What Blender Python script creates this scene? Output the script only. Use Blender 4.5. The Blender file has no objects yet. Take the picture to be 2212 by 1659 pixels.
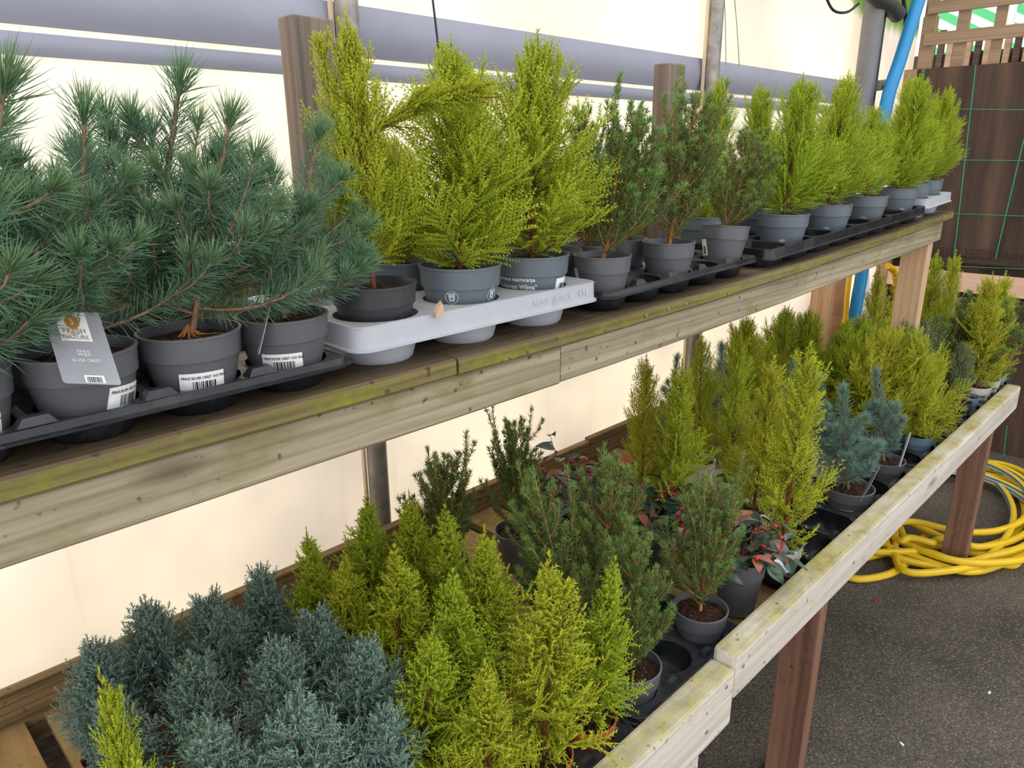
import bpy, bmesh, math, random
import numpy as np
from mathutils import Vector, Matrix

# ------------------------------------------------------------------ camera
W, H = 2212, 1659
YAW, PITCH, ROLL, F = math.radians(44.8145), math.radians(-17.6238), math.radians(-0.42), 1577.27
ZC = 1.5
_d = np.array([math.cos(PITCH)*math.cos(YAW), math.cos(PITCH)*math.sin(YAW), math.sin(PITCH)])
_r = np.array([math.sin(YAW), -math.cos(YAW), 0.0]); _u = np.cross(_r, _d)
_c, _s = math.cos(ROLL), math.sin(ROLL)
_r, _u = _c*_r + _s*_u, -_s*_r + _c*_u
C = bpy.context.scene.collection
scene = bpy.context.scene
cd = bpy.data.cameras.new('camera'); cam = bpy.data.objects.new('camera', cd); C.objects.link(cam)
cd.sensor_width = 36.0; cd.lens = F/W*36.0; cd.clip_start = 0.02; cd.clip_end = 100
cam.matrix_world = Matrix(((_r[0], _u[0], -_d[0], 0), (_r[1], _u[1], -_d[1], 0), (_r[2], _u[2], -_d[2], ZC), (0, 0, 0, 1)))
scene.camera = cam
scene.view_settings.view_transform = 'Standard'; scene.view_settings.look = 'None'
scene.view_settings.gamma = 1.0; scene.view_settings.use_curve_mapping = False
scene.view_settings.exposure = 0.14
# ------------------------------------------------------------------ sky and sun (sun stands behind the plastic wall)
wd = bpy.data.worlds.new('sky'); scene.world = wd; wd.use_nodes = True
bg = wd.node_tree.nodes['Background']; bg.inputs['Color'].default_value = (0.95, 0.97, 1.0, 1); bg.inputs['Strength'].default_value = 1.75
sl = bpy.data.lights.new('sun', 'SUN'); sun = bpy.data.objects.new('sun', sl); C.objects.link(sun)
sl.energy = 3.8; sl.angle = math.radians(2.0); sl.color = (1.0, 0.84, 0.62)
sun.location = (0, 6, 5)
sun.rotation_euler = Vector((0.25, -1.0, -0.62)).to_track_quat('-Z', 'Y').to_euler()

# ------------------------------------------------------------------ pixel helpers (photo pixel -> point on a known plane)
def ray(x, y): return _r*(x-W/2)/F - _u*(y-H/2)/F + _d
def atz(x, y, z):
    v = ray(x, y); t = (z-ZC)/v[2]; return np.array([v[0]*t, v[1]*t, z])
def aty(x, y, Y):
    v = ray(x, y); t = Y/v[1]; return np.array([v[0]*t, Y, ZC+v[2]*t])
def atx(x, y, X):
    v = ray(x, y); t = X/v[0]; return np.array([X, v[1]*t, ZC+v[2]*t])
def tip_at(base, px, py):
    """point above base (moved only sideways across the view) that lies on the pixel ray"""
    v = ray(px, py); h = np.array([_r[0], _r[1], 0.0]); h /= np.linalg.norm(h)
    # t*v - s*h - (0,0,w) = base-cam  ; unknown t,s,w
    A = np.array([[v[0], -h[0], 0], [v[1], -h[1], 0], [v[2], 0, -1.0]])
    b = np.array([base[0], base[1], 0.0])
    t, s, w = np.linalg.solve(A, b)
    return np.array([t*v[0], t*v[1], ZC+t*v[2]])

# ------------------------------------------------------------------ materials
def lin(c):
    out = []
    for v in c:
        v = v/255.0
        out.append(v/12.92 if v <= 0.04045 else ((v+0.055)/1.055)**2.4)
    return tuple(out)+(1.0,)
class NT:
    def __init__(s, name):
        s.m = bpy.data.materials.new(name); s.m.use_nodes = True; s.t = s.m.node_tree; s.t.nodes.clear()
        s.out = s.t.nodes.new('ShaderNodeOutputMaterial')
    def n(s, typ, **kw):
        nd = s.t.nodes.new('ShaderNode'+typ)
        for k, v in kw.items():
            if k.startswith('i_'):
                key = k[2:]; key = int(key) if key.isdigit() else key.replace('_', ' ')
                if hasattr(v, 'is_linked') or isinstance(v, bpy.types.NodeSocket): s.t.links.new(v, nd.inputs[key])
                else: nd.inputs[key].default_value = v
            else: setattr(nd, k, v)
        return nd
    def link(s, a, b): s.t.links.new(a, b)
    def ramp(s, fac, stops):
        r = s.n('ValToRGB'); s.link(fac, r.inputs[0]); e = r.color_ramp.elements
        e[0].position, e[0].color = stops[0]; e[1].position, e[1].color = stops[-1]
        for p, c in stops[1:-1]:
            q = e.new(p); q.color = c
        return r.outputs[0]
    def mix(s, fac, a, b, mode='MIX'):
        m = s.n('Mix', data_type='RGBA', blend_type=mode)
        for sock, v in ((m.inputs[0], fac), (m.inputs[6], a), (m.inputs[7], b)):
            if isinstance(v, bpy.types.NodeSocket): s.link(v, sock)
            else: sock.default_value = v
        return m.outputs[2]
    def noise(s, vec, scale, detail=4, rough=0.6):
        n = s.n('TexNoise'); s.link(vec, n.inputs['Vector']); n.inputs['Scale'].default_value = scale
        n.inputs['Detail'].default_value = detail; n.inputs['Roughness'].default_value = rough
        return n.outputs[0]
    def coords(s, scale=(1, 1, 1), rand=True, space='Object'):
        tc = s.n('TexCoord'); v = tc.outputs[space]
        if rand:
            oi = s.n('ObjectInfo'); mu = s.n('VectorMath', operation='SCALE'); mu.inputs[3].default_value = 37.0
            cb = s.n('CombineXYZ'); [s.link(oi.outputs['Random'], cb.inputs[i]) for i in range(3)]
            s.link(cb.outputs[0], mu.inputs[0]); ad = s.n('VectorMath', operation='ADD'); s.link(v, ad.inputs[0]); s.link(mu.outputs[0], ad.inputs[1]); v = ad.outputs[0]
        mp = s.n('Mapping'); s.link(v, mp.inputs[0]); mp.inputs['Scale'].default_value = scale
        return mp.outputs[0]
    def pbsdf(s, col, rough=0.6, spec=0.5, bump=None, bstr=0.2, bdist=0.002, metal=0.0):
        p = s.n('BsdfPrincipled')
        if isinstance(col, bpy.types.NodeSocket): s.link(col, p.inputs['Base Color'])
        else: p.inputs['Base Color'].default_value = col
        if isinstance(rough, bpy.types.NodeSocket): s.link(rough, p.inputs['Roughness'])
        else: p.inputs['Roughness'].default_value = rough
        p.inputs['Specular IOR Level'].default_value = spec; p.inputs['Metallic'].default_value = metal
        if bump is not None:
            b = s.n('Bump'); b.inputs['Strength'].default_value = bstr; b.inputs['Distance'].default_value = bdist
            s.link(bump, b.inputs['Height']); s.link(b.outputs[0], p.inputs['Normal'])
        return p.outputs[0]
    def done(s, sh): s.link(sh, s.out.inputs[0]); return s.m

def plain(name, c, rough=0.5, spec=0.5, metal=0.0, vary=0.0, vscale=30):
    t = NT(name); col = lin(c)
    if vary:
        v = t.coords(); n = t.noise(v, vscale)
        a = tuple(min(1, x*(1+vary)) for x in col[:3])+(1,); b = tuple(x*(1-vary) for x in col[:3])+(1,)
        col = t.ramp(n, [(0.3, b), (0.7, a)])
    return t.done(t.pbsdf(col, rough, spec, metal=metal))

def wood(name, dark, light, axis=0, moss=None, moss_lo=0.55, moss_hi=0.7, topmoss=0.0, rough=0.75, wavef=0.5):
    t = NT(name); sc = [45, 45, 45]; sc[axis] = 1.6
    v = t.coords(tuple(sc)); n = t.noise(v, 1.0, 6, 0.65)
    sc2 = [14, 14, 14]; sc2[axis] = 1.0
    w = t.n('TexWave', wave_type='BANDS', bands_direction='Z' if axis != 2 else 'X')
    t.link(t.coords(tuple(sc2)), w.inputs[0]); w.inputs['Scale'].default_value = 1.3; w.inputs['Distortion'].default_value = 6.0
    w.inputs['Detail'].default_value = 3; w.inputs['Detail Scale'].default_value = 0.8
    col = t.ramp(n, [(0.28, lin(dark)), (0.7, lin(light))])
    dk = tuple(x*0.55 for x in lin(dark)[:3])+(1,)
    col = t.mix(t.ramp(w.outputs[0], [(0.0, (wavef, wavef, wavef, 1)), (0.25, (0, 0, 0, 1))]), col, dk)
    # a few knots
    ks = [9, 9, 9]; ks[axis] = 2.6
    vo = t.n('TexVoronoi'); t.link(t.coords(tuple(ks)), vo.inputs['Vector']); vo.inputs['Scale'].default_value = 0.8
    col = t.mix(t.ramp(vo.outputs['Distance'], [(0.05, (0.75, 0.75, 0.75, 1)), (0.12, (0, 0, 0, 1))]), col, tuple(x*0.45 for x in lin(dark)[:3])+(1,))
    if moss:
        mv = t.coords((5, 9, 9)); mn = t.noise(mv, 1.6, 5, 0.65)
        if topmoss:
            g = t.n('NewGeometry'); sp = t.n('SeparateXYZ'); t.link(g.outputs['Normal'], sp.inputs[0])
            mx = t.n('Math', operation='MULTIPLY_ADD'); t.link(sp.outputs[2], mx.inputs[0]); mx.inputs[1].default_value = topmoss; t.link(mn, mx.inputs[2]); mn = mx.outputs[0]
        f = t.ramp(mn, [(moss_lo, (0, 0, 0, 1)), (moss_hi, (0.9, 0.9, 0.9, 1))])
        n3 = t.noise(t.coords((30, 30, 30)), 1.0, 3)
        mc = t.ramp(n3, [(0.35, tuple(x*0.55 for x in lin(moss)[:3])+(1,)), (0.65, lin(moss))])
        col = t.mix(f, col, mc)
        spk = t.noise(t.coords((60, 60, 60)), 1.0, 2, 0.5)
        col = t.mix(t.ramp(spk, [(0.66, (0, 0, 0, 1)), (0.74, (0.7, 0.7, 0.7, 1))]), col, lin((40, 36, 26)))
    return t.done(t.pbsdf(col, rough, 0.3, bump=n, bstr=0.35, bdist=0.003))

M = {}
M['fascia'] = wood('weathered_fascia', (118, 106, 84), (178, 166, 138), 0, (118, 116, 50), 0.52, 0.8, wavef=0.35)
M['shelf'] = wood('mossy_shelf', (74, 60, 44), (112, 94, 72), 0, (124, 120, 44), 0.56, 0.74)
M['shelf_edge'] = wood('mossy_edge', (98, 86, 54), (142, 128, 84), 0, (138, 134, 50), 0.42, 0.66)
M['rail'] = wood('pale_rail', (178, 166, 150), (224, 216, 206), 0, (176, 164, 84), 0.55, 0.98, topmoss=0.36, wavef=0.08)
M['slat'] = wood('bench_slat', (126, 98, 64), (176, 144, 100), 1, (140, 134, 52), 0.46, 0.64, wavef=0.2)
M['backboard'] = wood('back_board', (96, 78, 54), (160, 132, 92), 0, (120, 116, 50), 0.6, 0.8)
M['leg'] = wood('red_brown_leg', (104, 72, 58), (156, 116, 94), 2, (150, 138, 84), 0.6, 0.85, wavef=0.25)
M['post'] = wood('grey_post', (92, 80, 72), (150, 132, 118), 2, wavef=0.2)
M['newpost'] = wood('tan_post', (182, 142, 106), (222, 188, 152), 2, wavef=0.12)
M['pinkboard'] = wood('pink_board', (214, 172, 146), (236, 200, 176), 1, wavef=0.06)
M['trellis'] = wood('trellis_wood', (142, 114, 92), (180, 150, 124), 1, wavef=0.12)
M['darkwood'] = wood('dark_board', (54, 44, 38), (92, 76, 64), 1)

def floor_mat():
    t = NT('asphalt'); v = t.coords(rand=False)
    big = t.noise(v, 2.2, 5, 0.6); fine = t.noise(v, 170, 2, 0.6)
    vo = t.n('TexVoronoi'); t.link(v, vo.inputs['Vector']); vo.inputs['Scale'].default_value = 120
    col = t.ramp(big, [(0.3, lin((70, 64, 57))), (0.55, lin((98, 91, 82))), (0.75, lin((118, 108, 88)))])
    col = t.mix(t.ramp(vo.outputs['Distance'], [(0.05, (0.75, 0.75, 0.75, 1)), (0.42, (0, 0, 0, 1))]), col, lin((158, 146, 122)))
    col = t.mix(t.ramp(fine, [(0.5, (0, 0, 0, 1)), (0.62, (0.6, 0.6, 0.6, 1))]), col, lin((48, 44, 40)))
    return t.done(t.pbsdf(col, 0.85, 0.3, bump=vo.outputs['Distance'], bstr=0.5, bdist=0.004))
M['floor'] = floor_mat()

def sheet_mat(name='plastic_sheet'):
    t = NT(name); v = t.coords(rand=False)
    n = t.noise(v, 1.7, 3, 0.5); n2 = t.noise(t.coords((30, 30, 1.5), rand=False), 1.0, 4)
    col = t.ramp(n, [(0.3, lin((216, 210, 204))), (0.62, lin((244, 238, 226)))])
    col = t.mix(t.ramp(n2, [(0.6, (0, 0, 0, 1)), (0.85, (0.35, 0.35, 0.35, 1))]), col, lin((206, 190, 130)))
    # green algae near the far top corner
    sp = t.n('SeparateXYZ'); t.link(v, sp.inputs[0]); 
    gx = t.n('MapRange'); t.link(sp.outputs[0], gx.inputs[0]); gx.inputs[1].default_value = 3.15; gx.inputs[2].default_value = 3.6
    gz = t.n('MapRange'); t.link(sp.outputs[2], gz.inputs[0]); gz.inputs[1].default_value = 1.98; gz.inputs[2].default_value = 2.2
    mu = t.n('Math', operation='MULTIPLY'); t.link(gx.outputs[0], mu.inputs[0]); t.link(gz.outputs[0], mu.inputs[1])
    ad = t.n('Math', operation='MULTIPLY_ADD'); t.link(t.noise(v, 9, 4), ad.inputs[0]); ad.inputs[1].default_value = 0.6; t.link(mu.outputs[0], ad.inputs[2])
    col = t.mix(t.ramp(ad.outputs[0], [(0.5, (0, 0, 0, 1)), (0.75, (0.9, 0.9, 0.9, 1))]), col, lin((120, 160, 70)))
    d = t.n('BsdfDiffuse'); t.link(col, d.inputs[0]); tr = t.n('BsdfTranslucent'); t.link(col, tr.inputs[0])
    mx = t.n('MixShader'); mx.inputs[0].default_value = 0.62; t.link(d.outputs[0], mx.inputs[1]); t.link(tr.outputs[0], mx.inputs[2])
    return t.done(mx.outputs[0])
M['sheet'] = sheet_mat()
M['band'] = plain('shade_grey', (150, 150, 164), 0.6, 0.3, vary=0.08, vscale=4)  # colour of the shadow bands on the sheet
M['galv'] = plain('galvanised', (150, 144, 138), 0.45, 0.5, metal=0.55, vary=0.3, vscale=25)
M['pipe_grey'] = plain('grey_pipe', (118, 116, 120), 0.45, vary=0.1)
M['pipe_dark'] = plain('dark_pipe', (62, 56, 52), 0.5, vary=0.2)
M['rustpipe'] = plain('rusty_pipe', (150, 112, 84), 0.6, vary=0.25)
M['bluepipe'] = plain('blue_pipe', (34, 134, 192), 0.4)
M['yellowpipe'] = plain('yellow_pipe', (226, 176, 30), 0.4)
M['stripe'] = plain('pale_strip', (214, 190, 160), 0.6)
M['cable'] = plain('black_cable', (30, 30, 30), 0.5)
M['white'] = plain('white_print', (238, 238, 236), 0.5)
M['paleprint'] = plain('pale_print', (190, 198, 206), 0.5)
M['black_ink'] = plain('black_ink', (24, 24, 26), 0.6)
M['brown_ink'] = plain('brown_ink', (150, 120, 96), 0.6)
M['gold_ink'] = plain('gold_ink', (192, 130, 44), 0.6)
M['green_ink'] = plain('green_ink', (60, 150, 90), 0.6)
M['red_ink'] = plain('red_ink', (196, 40, 40), 0.5)
M['card_grey'] = plain('grey_card', (150, 150, 156), 0.45, vary=0.12, vscale=14)
M['card_dark'] = plain('dark_card', (90, 92, 96), 0.45, vary=0.12)
def dusty(name, c, dust, rough=0.42, amt=0.7):
    t = NT(name); v = t.coords(); n = t.noise(v, 16, 5, 0.7); n2 = t.noise(v, 90, 3, 0.6)
    g = t.n('NewGeometry'); sp = t.n('SeparateXYZ'); t.link(g.outputs['Normal'], sp.inputs[0])
    ma = t.n('Math', operation='MULTIPLY_ADD'); t.link(sp.outputs[2], ma.inputs[0]); ma.inputs[1].default_value = 0.16; t.link(n, ma.inputs[2])
    col = t.mix(t.ramp(ma.outputs[0], [(0.5, (0, 0, 0, 1)), (0.95, (amt, amt, amt, 1))]), lin(c), lin(dust))
    col = t.mix(t.ramp(n2, [(0.68, (0, 0, 0, 1)), (0.78, (0.4, 0.4, 0.4, 1))]), col, lin(dust))
    return t.done(t.pbsdf(col, rough, 0.5))
M['black_tray'] = dusty('black_tray_plastic', (20, 22, 27), (104, 104, 106), 0.34, 0.5)
M['grey_tray'] = dusty('grey_tray_plastic', (176, 178, 186), (206, 198, 186), 0.5, 0.6)
M['pot_grey'] = dusty('grey_pot_plastic', (92, 92, 97), (118, 112, 108), 0.42, 0.4)
M['pot_slate'] = dusty('slate_pot_plastic', (98, 106, 114), (126, 124, 122), 0.42, 0.4)
M['pot_dark'] = dusty('dark_pot_plastic', (58, 56, 60), (96, 86, 80), 0.45, 0.5)
M['pot_terra'] = dusty('terracotta_pot_plastic', (176, 84, 52), (190, 120, 90), 0.5, 0.3)
M['pot_white'] = dusty('white_pot_plastic', (232, 226, 214), (206, 196, 176), 0.5, 0.4)
M['pot_blue'] = dusty('blue_pot_plastic', (112, 140, 166), (140, 150, 160), 0.45, 0.4)
def soil_mat():
    t = NT('soil'); v = t.coords(); n = t.noise(v, 120, 4, 0.7)
    col = t.ramp(n, [(0.3, lin((24, 15, 10))), (0.6, lin((66, 42, 28))), (0.75, lin((104, 70, 46)))])
    n2 = t.noise(v, 330, 1, 0.5)
    col = t.mix(t.ramp(n2, [(0.7, (0, 0, 0, 1)), (0.74, (0.8, 0.8, 0.8, 1))]), col, lin((206, 196, 180)))
    return t.done(t.pbsdf(col, 0.9, 0.2, bump=n, bstr=0.8, bdist=0.004))
M['soil'] = soil_mat()
M['bark'] = plain('red_brown_bark', (120, 74, 46), 0.8, 0.2, vary=0.3, vscale=60)
M['bark_orange'] = plain('orange_bark', (178, 120, 70), 0.75, 0.2, vary=0.2, vscale=60)
M['bark_pine'] = plain('pine_bark', (150, 116, 92), 0.8, 0.2, vary=0.25, vscale=60)

def leafmat(name, c, tip, trans=0.3, rough=0.55, vary=0.18):
    t = NT(name); at = t.n('Attribute', attribute_name='tint'); sp = t.n('SeparateColor'); t.link(at.outputs['Color'], sp.inputs[0])
    col = t.mix(sp.outputs[0], lin(c), lin(tip))
    hs = t.n('HueSaturation'); t.link(col, hs.inputs['Color'])
    mr = t.n('MapRange'); t.link(sp.outputs[1], mr.inputs[0]); mr.inputs[3].default_value = 1-vary; mr.inputs[4].default_value = 1+vary; t.link(mr.outputs[0], hs.inputs['Value'])
    oi = t.n('ObjectInfo'); mr2 = t.n('MapRange'); t.link(oi.outputs['Random'], mr2.inputs[0]); mr2.inputs[3].default_value = 0.485; mr2.inputs[4].default_value = 0.515; t.link(mr2.outputs[0], hs.inputs['Hue'])
    p = t.pbsdf(hs.outputs[0], rough, 0.35)
    tr = t.n('BsdfTranslucent'); t.link(hs.outputs[0], tr.inputs[0])
    mx = t.n('MixShader'); mx.inputs[0].default_value = trans; t.link(p, mx.inputs[1]); t.link(tr.outputs[0], mx.inputs[2])
    return t.done(mx.outputs[0])
M['lime'] = leafmat('lime_foliage', (172, 194, 26), (222, 228, 78), 0.45)
M['gold'] = leafmat('gold_foliage', (186, 196, 30), (230, 230, 84), 0.45)
M['blue'] = leafmat('blue_foliage', (88, 122, 124), (178, 202, 172), 0.22)
M['pine'] = leafmat('pine_needles', (106, 144, 114), (132, 160, 100), 0.25)
M['bluepine'] = leafmat('blue_pine_needles', (120, 154, 142), (142, 172, 144), 0.25)
M['spruce'] = leafmat('spruce_needles', (86, 124, 66), (158, 186, 92), 0.28)
M['darkgreen'] = leafmat('dark_foliage', (56, 88, 50), (172, 178, 120), 0.2)

# ------------------------------------------------------------------ mesh helpers
def set_props(o, label=None, cat=None, group=None, kind=None):
    if label: o['label'] = label
    if cat: o['category'] = cat
    if group: o['group'] = group
    if kind: o['kind'] = kind
    return o
def empty(name, loc, label, cat, group=None):
    o = bpy.data.objects.new(name, None); C.objects.link(o); o.location = loc; o.empty_display_size = 0.05
    return set_props(o, label, cat, group)
def link(name, me, parent=None, loc=(0, 0, 0), rot=(0, 0, 0), scale=(1, 1, 1)):
    o = bpy.data.objects.new(name, me); C.objects.link(o); o.parent = parent
    o.location = loc; o.rotation_euler = rot; o.scale = scale
    return o
def pymesh(name, verts, faces, mats, smooth=False, fm=None):
    me = bpy.data.meshes.new(name); me.from_pydata([tuple(v) for v in verts], [], faces)
    for m in (mats if isinstance(mats, (list, tuple)) else [mats]): me.materials.append(m)
    if fm is not None: me.polygons.foreach_set('material_index', fm)
    me.update()
    if smooth:
        me.polygons.foreach_set('use_smooth', [True]*len(me.polygons)); me.set_sharp_from_angle(angle=math.radians(32))
    return me
def world_obj(name, verts, faces, mats, parent=None, smooth=False, fm=None):
    """verts in world space; origin put at their centre; parent is an unrotated Empty"""
    V = np.array(verts, float); c = (V.min(0)+V.max(0))/2
    me = pymesh(name, V-c, faces, mats, smooth, fm)
    off = np.array(parent.location) if parent else np.zeros(3)
    return link(name, me, parent, tuple(c-off))
def boxv(x0, x1, y0, y1, z0, z1, ch=0.0):
    if ch <= 0:
        v = [(x, y, z) for z in (z0, z1) for y in (y0, y1) for x in (x0, x1)]
        f = [(0, 2, 3, 1), (4, 5, 7, 6), (0, 1, 5, 4), (2, 6, 7, 3), (0, 4, 6, 2), (1, 3, 7, 5)]
        return v, f
    bm = bmesh.new(); bmesh.ops.create_cube(bm, size=1.0)
    for q in bm.verts: q.co = Vector((x0+(q.co.x+.5)*(x1-x0), y0+(q.co.y+.5)*(y1-y0), z0+(q.co.z+.5)*(z1-z0)))
    bmesh.ops.bevel(bm, geom=bm.edges[:], offset=ch, segments=2, affect='EDGES', profile=0.6)
    v = [tuple(q.co) for q in bm.verts]; bm.verts.index_update(); f = [[q.index for q in fc.verts] for fc in bm.faces]; bm.free()
    return v, f
def box(name, x0, x1, y0, y1, z0, z1, mat, parent=None, ch=0.002):
    v, f = boxv(x0, x1, y0, y1, z0, z1, ch); return world_obj(name, v, f, mat, parent)
def frame(t):
    t = t/np.linalg.norm(t); a = np.array([0, 0, 1.0]) if abs(t[2]) < 0.9 else np.array([1.0, 0, 0])
    u = np.cross(t, a); u /= np.linalg.norm(u); return u, np.cross(t, u)
def tubev(pts, rad, sides=8, cap=True, off=0):
    pts = np.array(pts, float); n = len(pts); rad = np.broadcast_to(np.array(rad, float), (n,))
    tg = np.gradient(pts, axis=0); u, v = frame(tg[0]); V = []; Fc = []
    for i in range(n):
        t = tg[i]/np.linalg.norm(tg[i]); u = u-t*(u@t); u /= np.linalg.norm(u); v = np.cross(t, u)
        for k in range(sides):
            a = 2*math.pi*k/sides; V.append(pts[i]+rad[i]*(math.cos(a)*u+math.sin(a)*v))
    for i in range(n-1):
        for k in range(sides):
            a = off+i*sides+k; b = off+i*sides+(k+1) % sides; Fc.append((a, b, b+sides, a+sides))
    if cap: Fc.append(tuple(off+k for k in range(sides))[::-1]); Fc.append(tuple(off+(n-1)*sides+k for k in range(sides)))
    return V, Fc
def tube(name, pts, rad, mat, parent=None, sides=10):
    V, Fc = tubev(pts, rad, sides); return world_obj(name, V, Fc, mat, parent, True)
def lathe(prof, seg=28):
    V = []; Fc = []
    for r, z in prof:
        for k in range(seg):
            a = 2*math.pi*k/seg; V.append((r*math.cos(a), r*math.sin(a), z))
    for i in range(len(prof)-1):
        for k in range(seg):
            a = i*seg+k; b = i*seg+(k+1) % seg; Fc.append((a, b, b+seg, a+seg))
    return V, Fc
def smooth_curve(P, n=8):
    P = [np.array(p, float) for p in P]; P = [2*P[0]-P[1]]+P+[2*P[-1]-P[-2]]; out = []
    for i in range(1, len(P)-2):
        for k in range(n):
            t = k/n; a, b, c, d = P[i-1], P[i], P[i+1], P[i+2]
            out.append(0.5*((2*b)+(c-a)*t+(2*a-5*b+4*c-d)*t*t+(3*b-a-3*c+d)*t**3))
    out.append(P[-2]); return out
_txt = {}
def text_geo(s, size, bold=False):
    """flat text outline as (verts Nx2, faces), centred on the origin"""
    key = (s, size, bold)
    if key in _txt: return _txt[key]
    cu = bpy.data.curves.new('lettering', 'FONT'); cu.body = s; cu.size = size; cu.align_x = 'CENTER'; cu.align_y = 'CENTER'; cu.resolution_u = 2
    if bold: cu.offset = size*0.018
    o = bpy.data.objects.new('lettering', cu); C.objects.link(o); dg = bpy.context.evaluated_depsgraph_get(); dg.update()
    me = bpy.data.meshes.new_from_object(o.evaluated_get(dg))
    V = np.array([v.co[:2] for v in me.vertices]).reshape(-1, 2); Fc = [tuple(p.vertices) for p in me.polygons]
    bpy.data.objects.remove(o); bpy.data.meshes.remove(me); bpy.data.curves.remove(cu)
    _txt[key] = (V, Fc); return V, Fc
class Print:
    """collects flat print (2D shapes) with material indices, later mapped on a surface"""
    def __init__(s): s.V = []; s.F = []; s.m = []
    def add(s, V, Fc, mi, at=(0, 0)):
        o = len(s.V); s.V += [(v[0]+at[0], v[1]+at[1]) for v in V]; s.F += [tuple(i+o for i in f) for f in Fc]; s.m += [mi]*len(Fc)
    def text(s, t, size, at, mi, bold=False, sx=1.0):
        V, Fc = text_geo(t, size, bold); s.add([(v[0]*sx, v[1]) for v in V], Fc, mi, at)
    def rect(s, x0, x1, y0, y1, mi, nx=1):
        xs = np.linspace(x0, x1, nx+1); V = [(x, y) for y in (y0, y1) for x in xs]
        s.add(V, [(i, i+1, i+nx+2, i+nx+1) for i in range(nx)], mi)
    def bars(s, x0, x1, y0, y1, mi, seed=1):
        rg = random.Random(seed); x = x0
        while x < x1:
            w = rg.choice((0.0006, 0.0006, 0.0011, 0.0016)); s.rect(x, min(x+w, x1), y0, y1, mi); x += w+rg.choice((0.0006, 0.0009, 0.0013))
    def disc(s, x, y, r, mi, n=20, wob=0.0, lobes=0):
        V = [(x, y)]+[(x+r*(1+wob*math.cos(lobes*2*math.pi*k/n))*math.cos(2*math.pi*k/n), y+r*(1+wob*math.cos(lobes*2*math.pi*k/n))*math.sin(2*math.pi*k/n)) for k in range(n)]
        s.add(V, [(0, 1+k, 1+(k+1) % n) for k in range(n)], mi)
    def ring(s, x, y, r0, r1, mi, n=22):
        V = [(x+r*math.cos(2*math.pi*k/n), y+r*math.sin(2*math.pi*k/n)) for r in (r0, r1) for k in range(n)]
        s.add(V, [(k, (k+1) % n, n+(k+1) % n, n+k) for k in range(n)], mi)
    def build(s, name, fn, mats, parent, loc=(0, 0, 0), rot=(0, 0, 0)):
        me = pymesh(name, [fn(x, y) for x, y in s.V], s.F, mats, fm=s.m); return link(name, me, parent, loc, rot)

# ------------------------------------------------------------------ setting
def struct(o): o['kind'] = 'structure'; return o
XE = 4.2       # far end wall
v, f = boxv(-3, 9, -5, 1.42, -0.1, 0.0); struct(world_obj('floor', v, f, M['floor']))
WY = 1.38
v, f = boxv(-2.5, 4.3, WY, WY+0.004, 0.0, 3.4); me = pymesh('wall_back', v, f, M['sheet']); struct(link('wall_back', me))
struct(box('baseboard_back', -2.5, 4.15, WY-0.009, WY-0.001, 0.0, 0.50, M['darkwood']))
# solid grey strips standing in for shadow bands cast on the plastic wall
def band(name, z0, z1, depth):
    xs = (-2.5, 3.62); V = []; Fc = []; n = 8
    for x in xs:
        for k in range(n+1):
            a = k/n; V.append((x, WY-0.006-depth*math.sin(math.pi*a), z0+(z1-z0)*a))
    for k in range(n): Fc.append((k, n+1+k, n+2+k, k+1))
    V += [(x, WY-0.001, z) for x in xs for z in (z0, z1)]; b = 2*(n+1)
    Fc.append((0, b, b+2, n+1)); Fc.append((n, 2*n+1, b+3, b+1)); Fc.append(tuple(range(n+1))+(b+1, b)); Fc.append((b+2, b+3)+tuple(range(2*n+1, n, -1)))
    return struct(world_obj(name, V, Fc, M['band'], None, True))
band('shadow_band_1', 1.688, 1.785, 0.012); band('shadow_band_2', 1.645, 1.678, 0.004)

# poles along the wall
def pole(px, py, y, r, label, mat, z0=0.0, z1=3.3):
    P = aty(px, py, y); e = empty('support_pole', (P[0], y, z0), label, 'pole')
    V, Fc = lathe([(r, 0), (r, z1-z0)], 20); me = pymesh('tube', V, Fc, mat, True); link('tube', me, e)
    V, Fc = lathe([(r+0.004, 0), (r+0.004, 0.03), (r, 0.034)], 20); link('foot_collar', pymesh('foot_collar', V, Fc, mat, True), e)
    v2, f2 = boxv(-r*1.2, -r*0.95, r*0.5, r*0.5+0.01, 0.0, z1-z0, 0); link('sealing_strip', pymesh('sealing_strip', v2, f2, M['stripe']), e)
    return e
pole(818, 1040, 1.335, 0.0235, 'grey metal pole rising between the pines and the tallest lime cypress', M['galv'])
pole(1543, 90, 1.335, 0.0235, 'grey metal pole behind the green spruces on the upper shelf', M['galv'])

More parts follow.
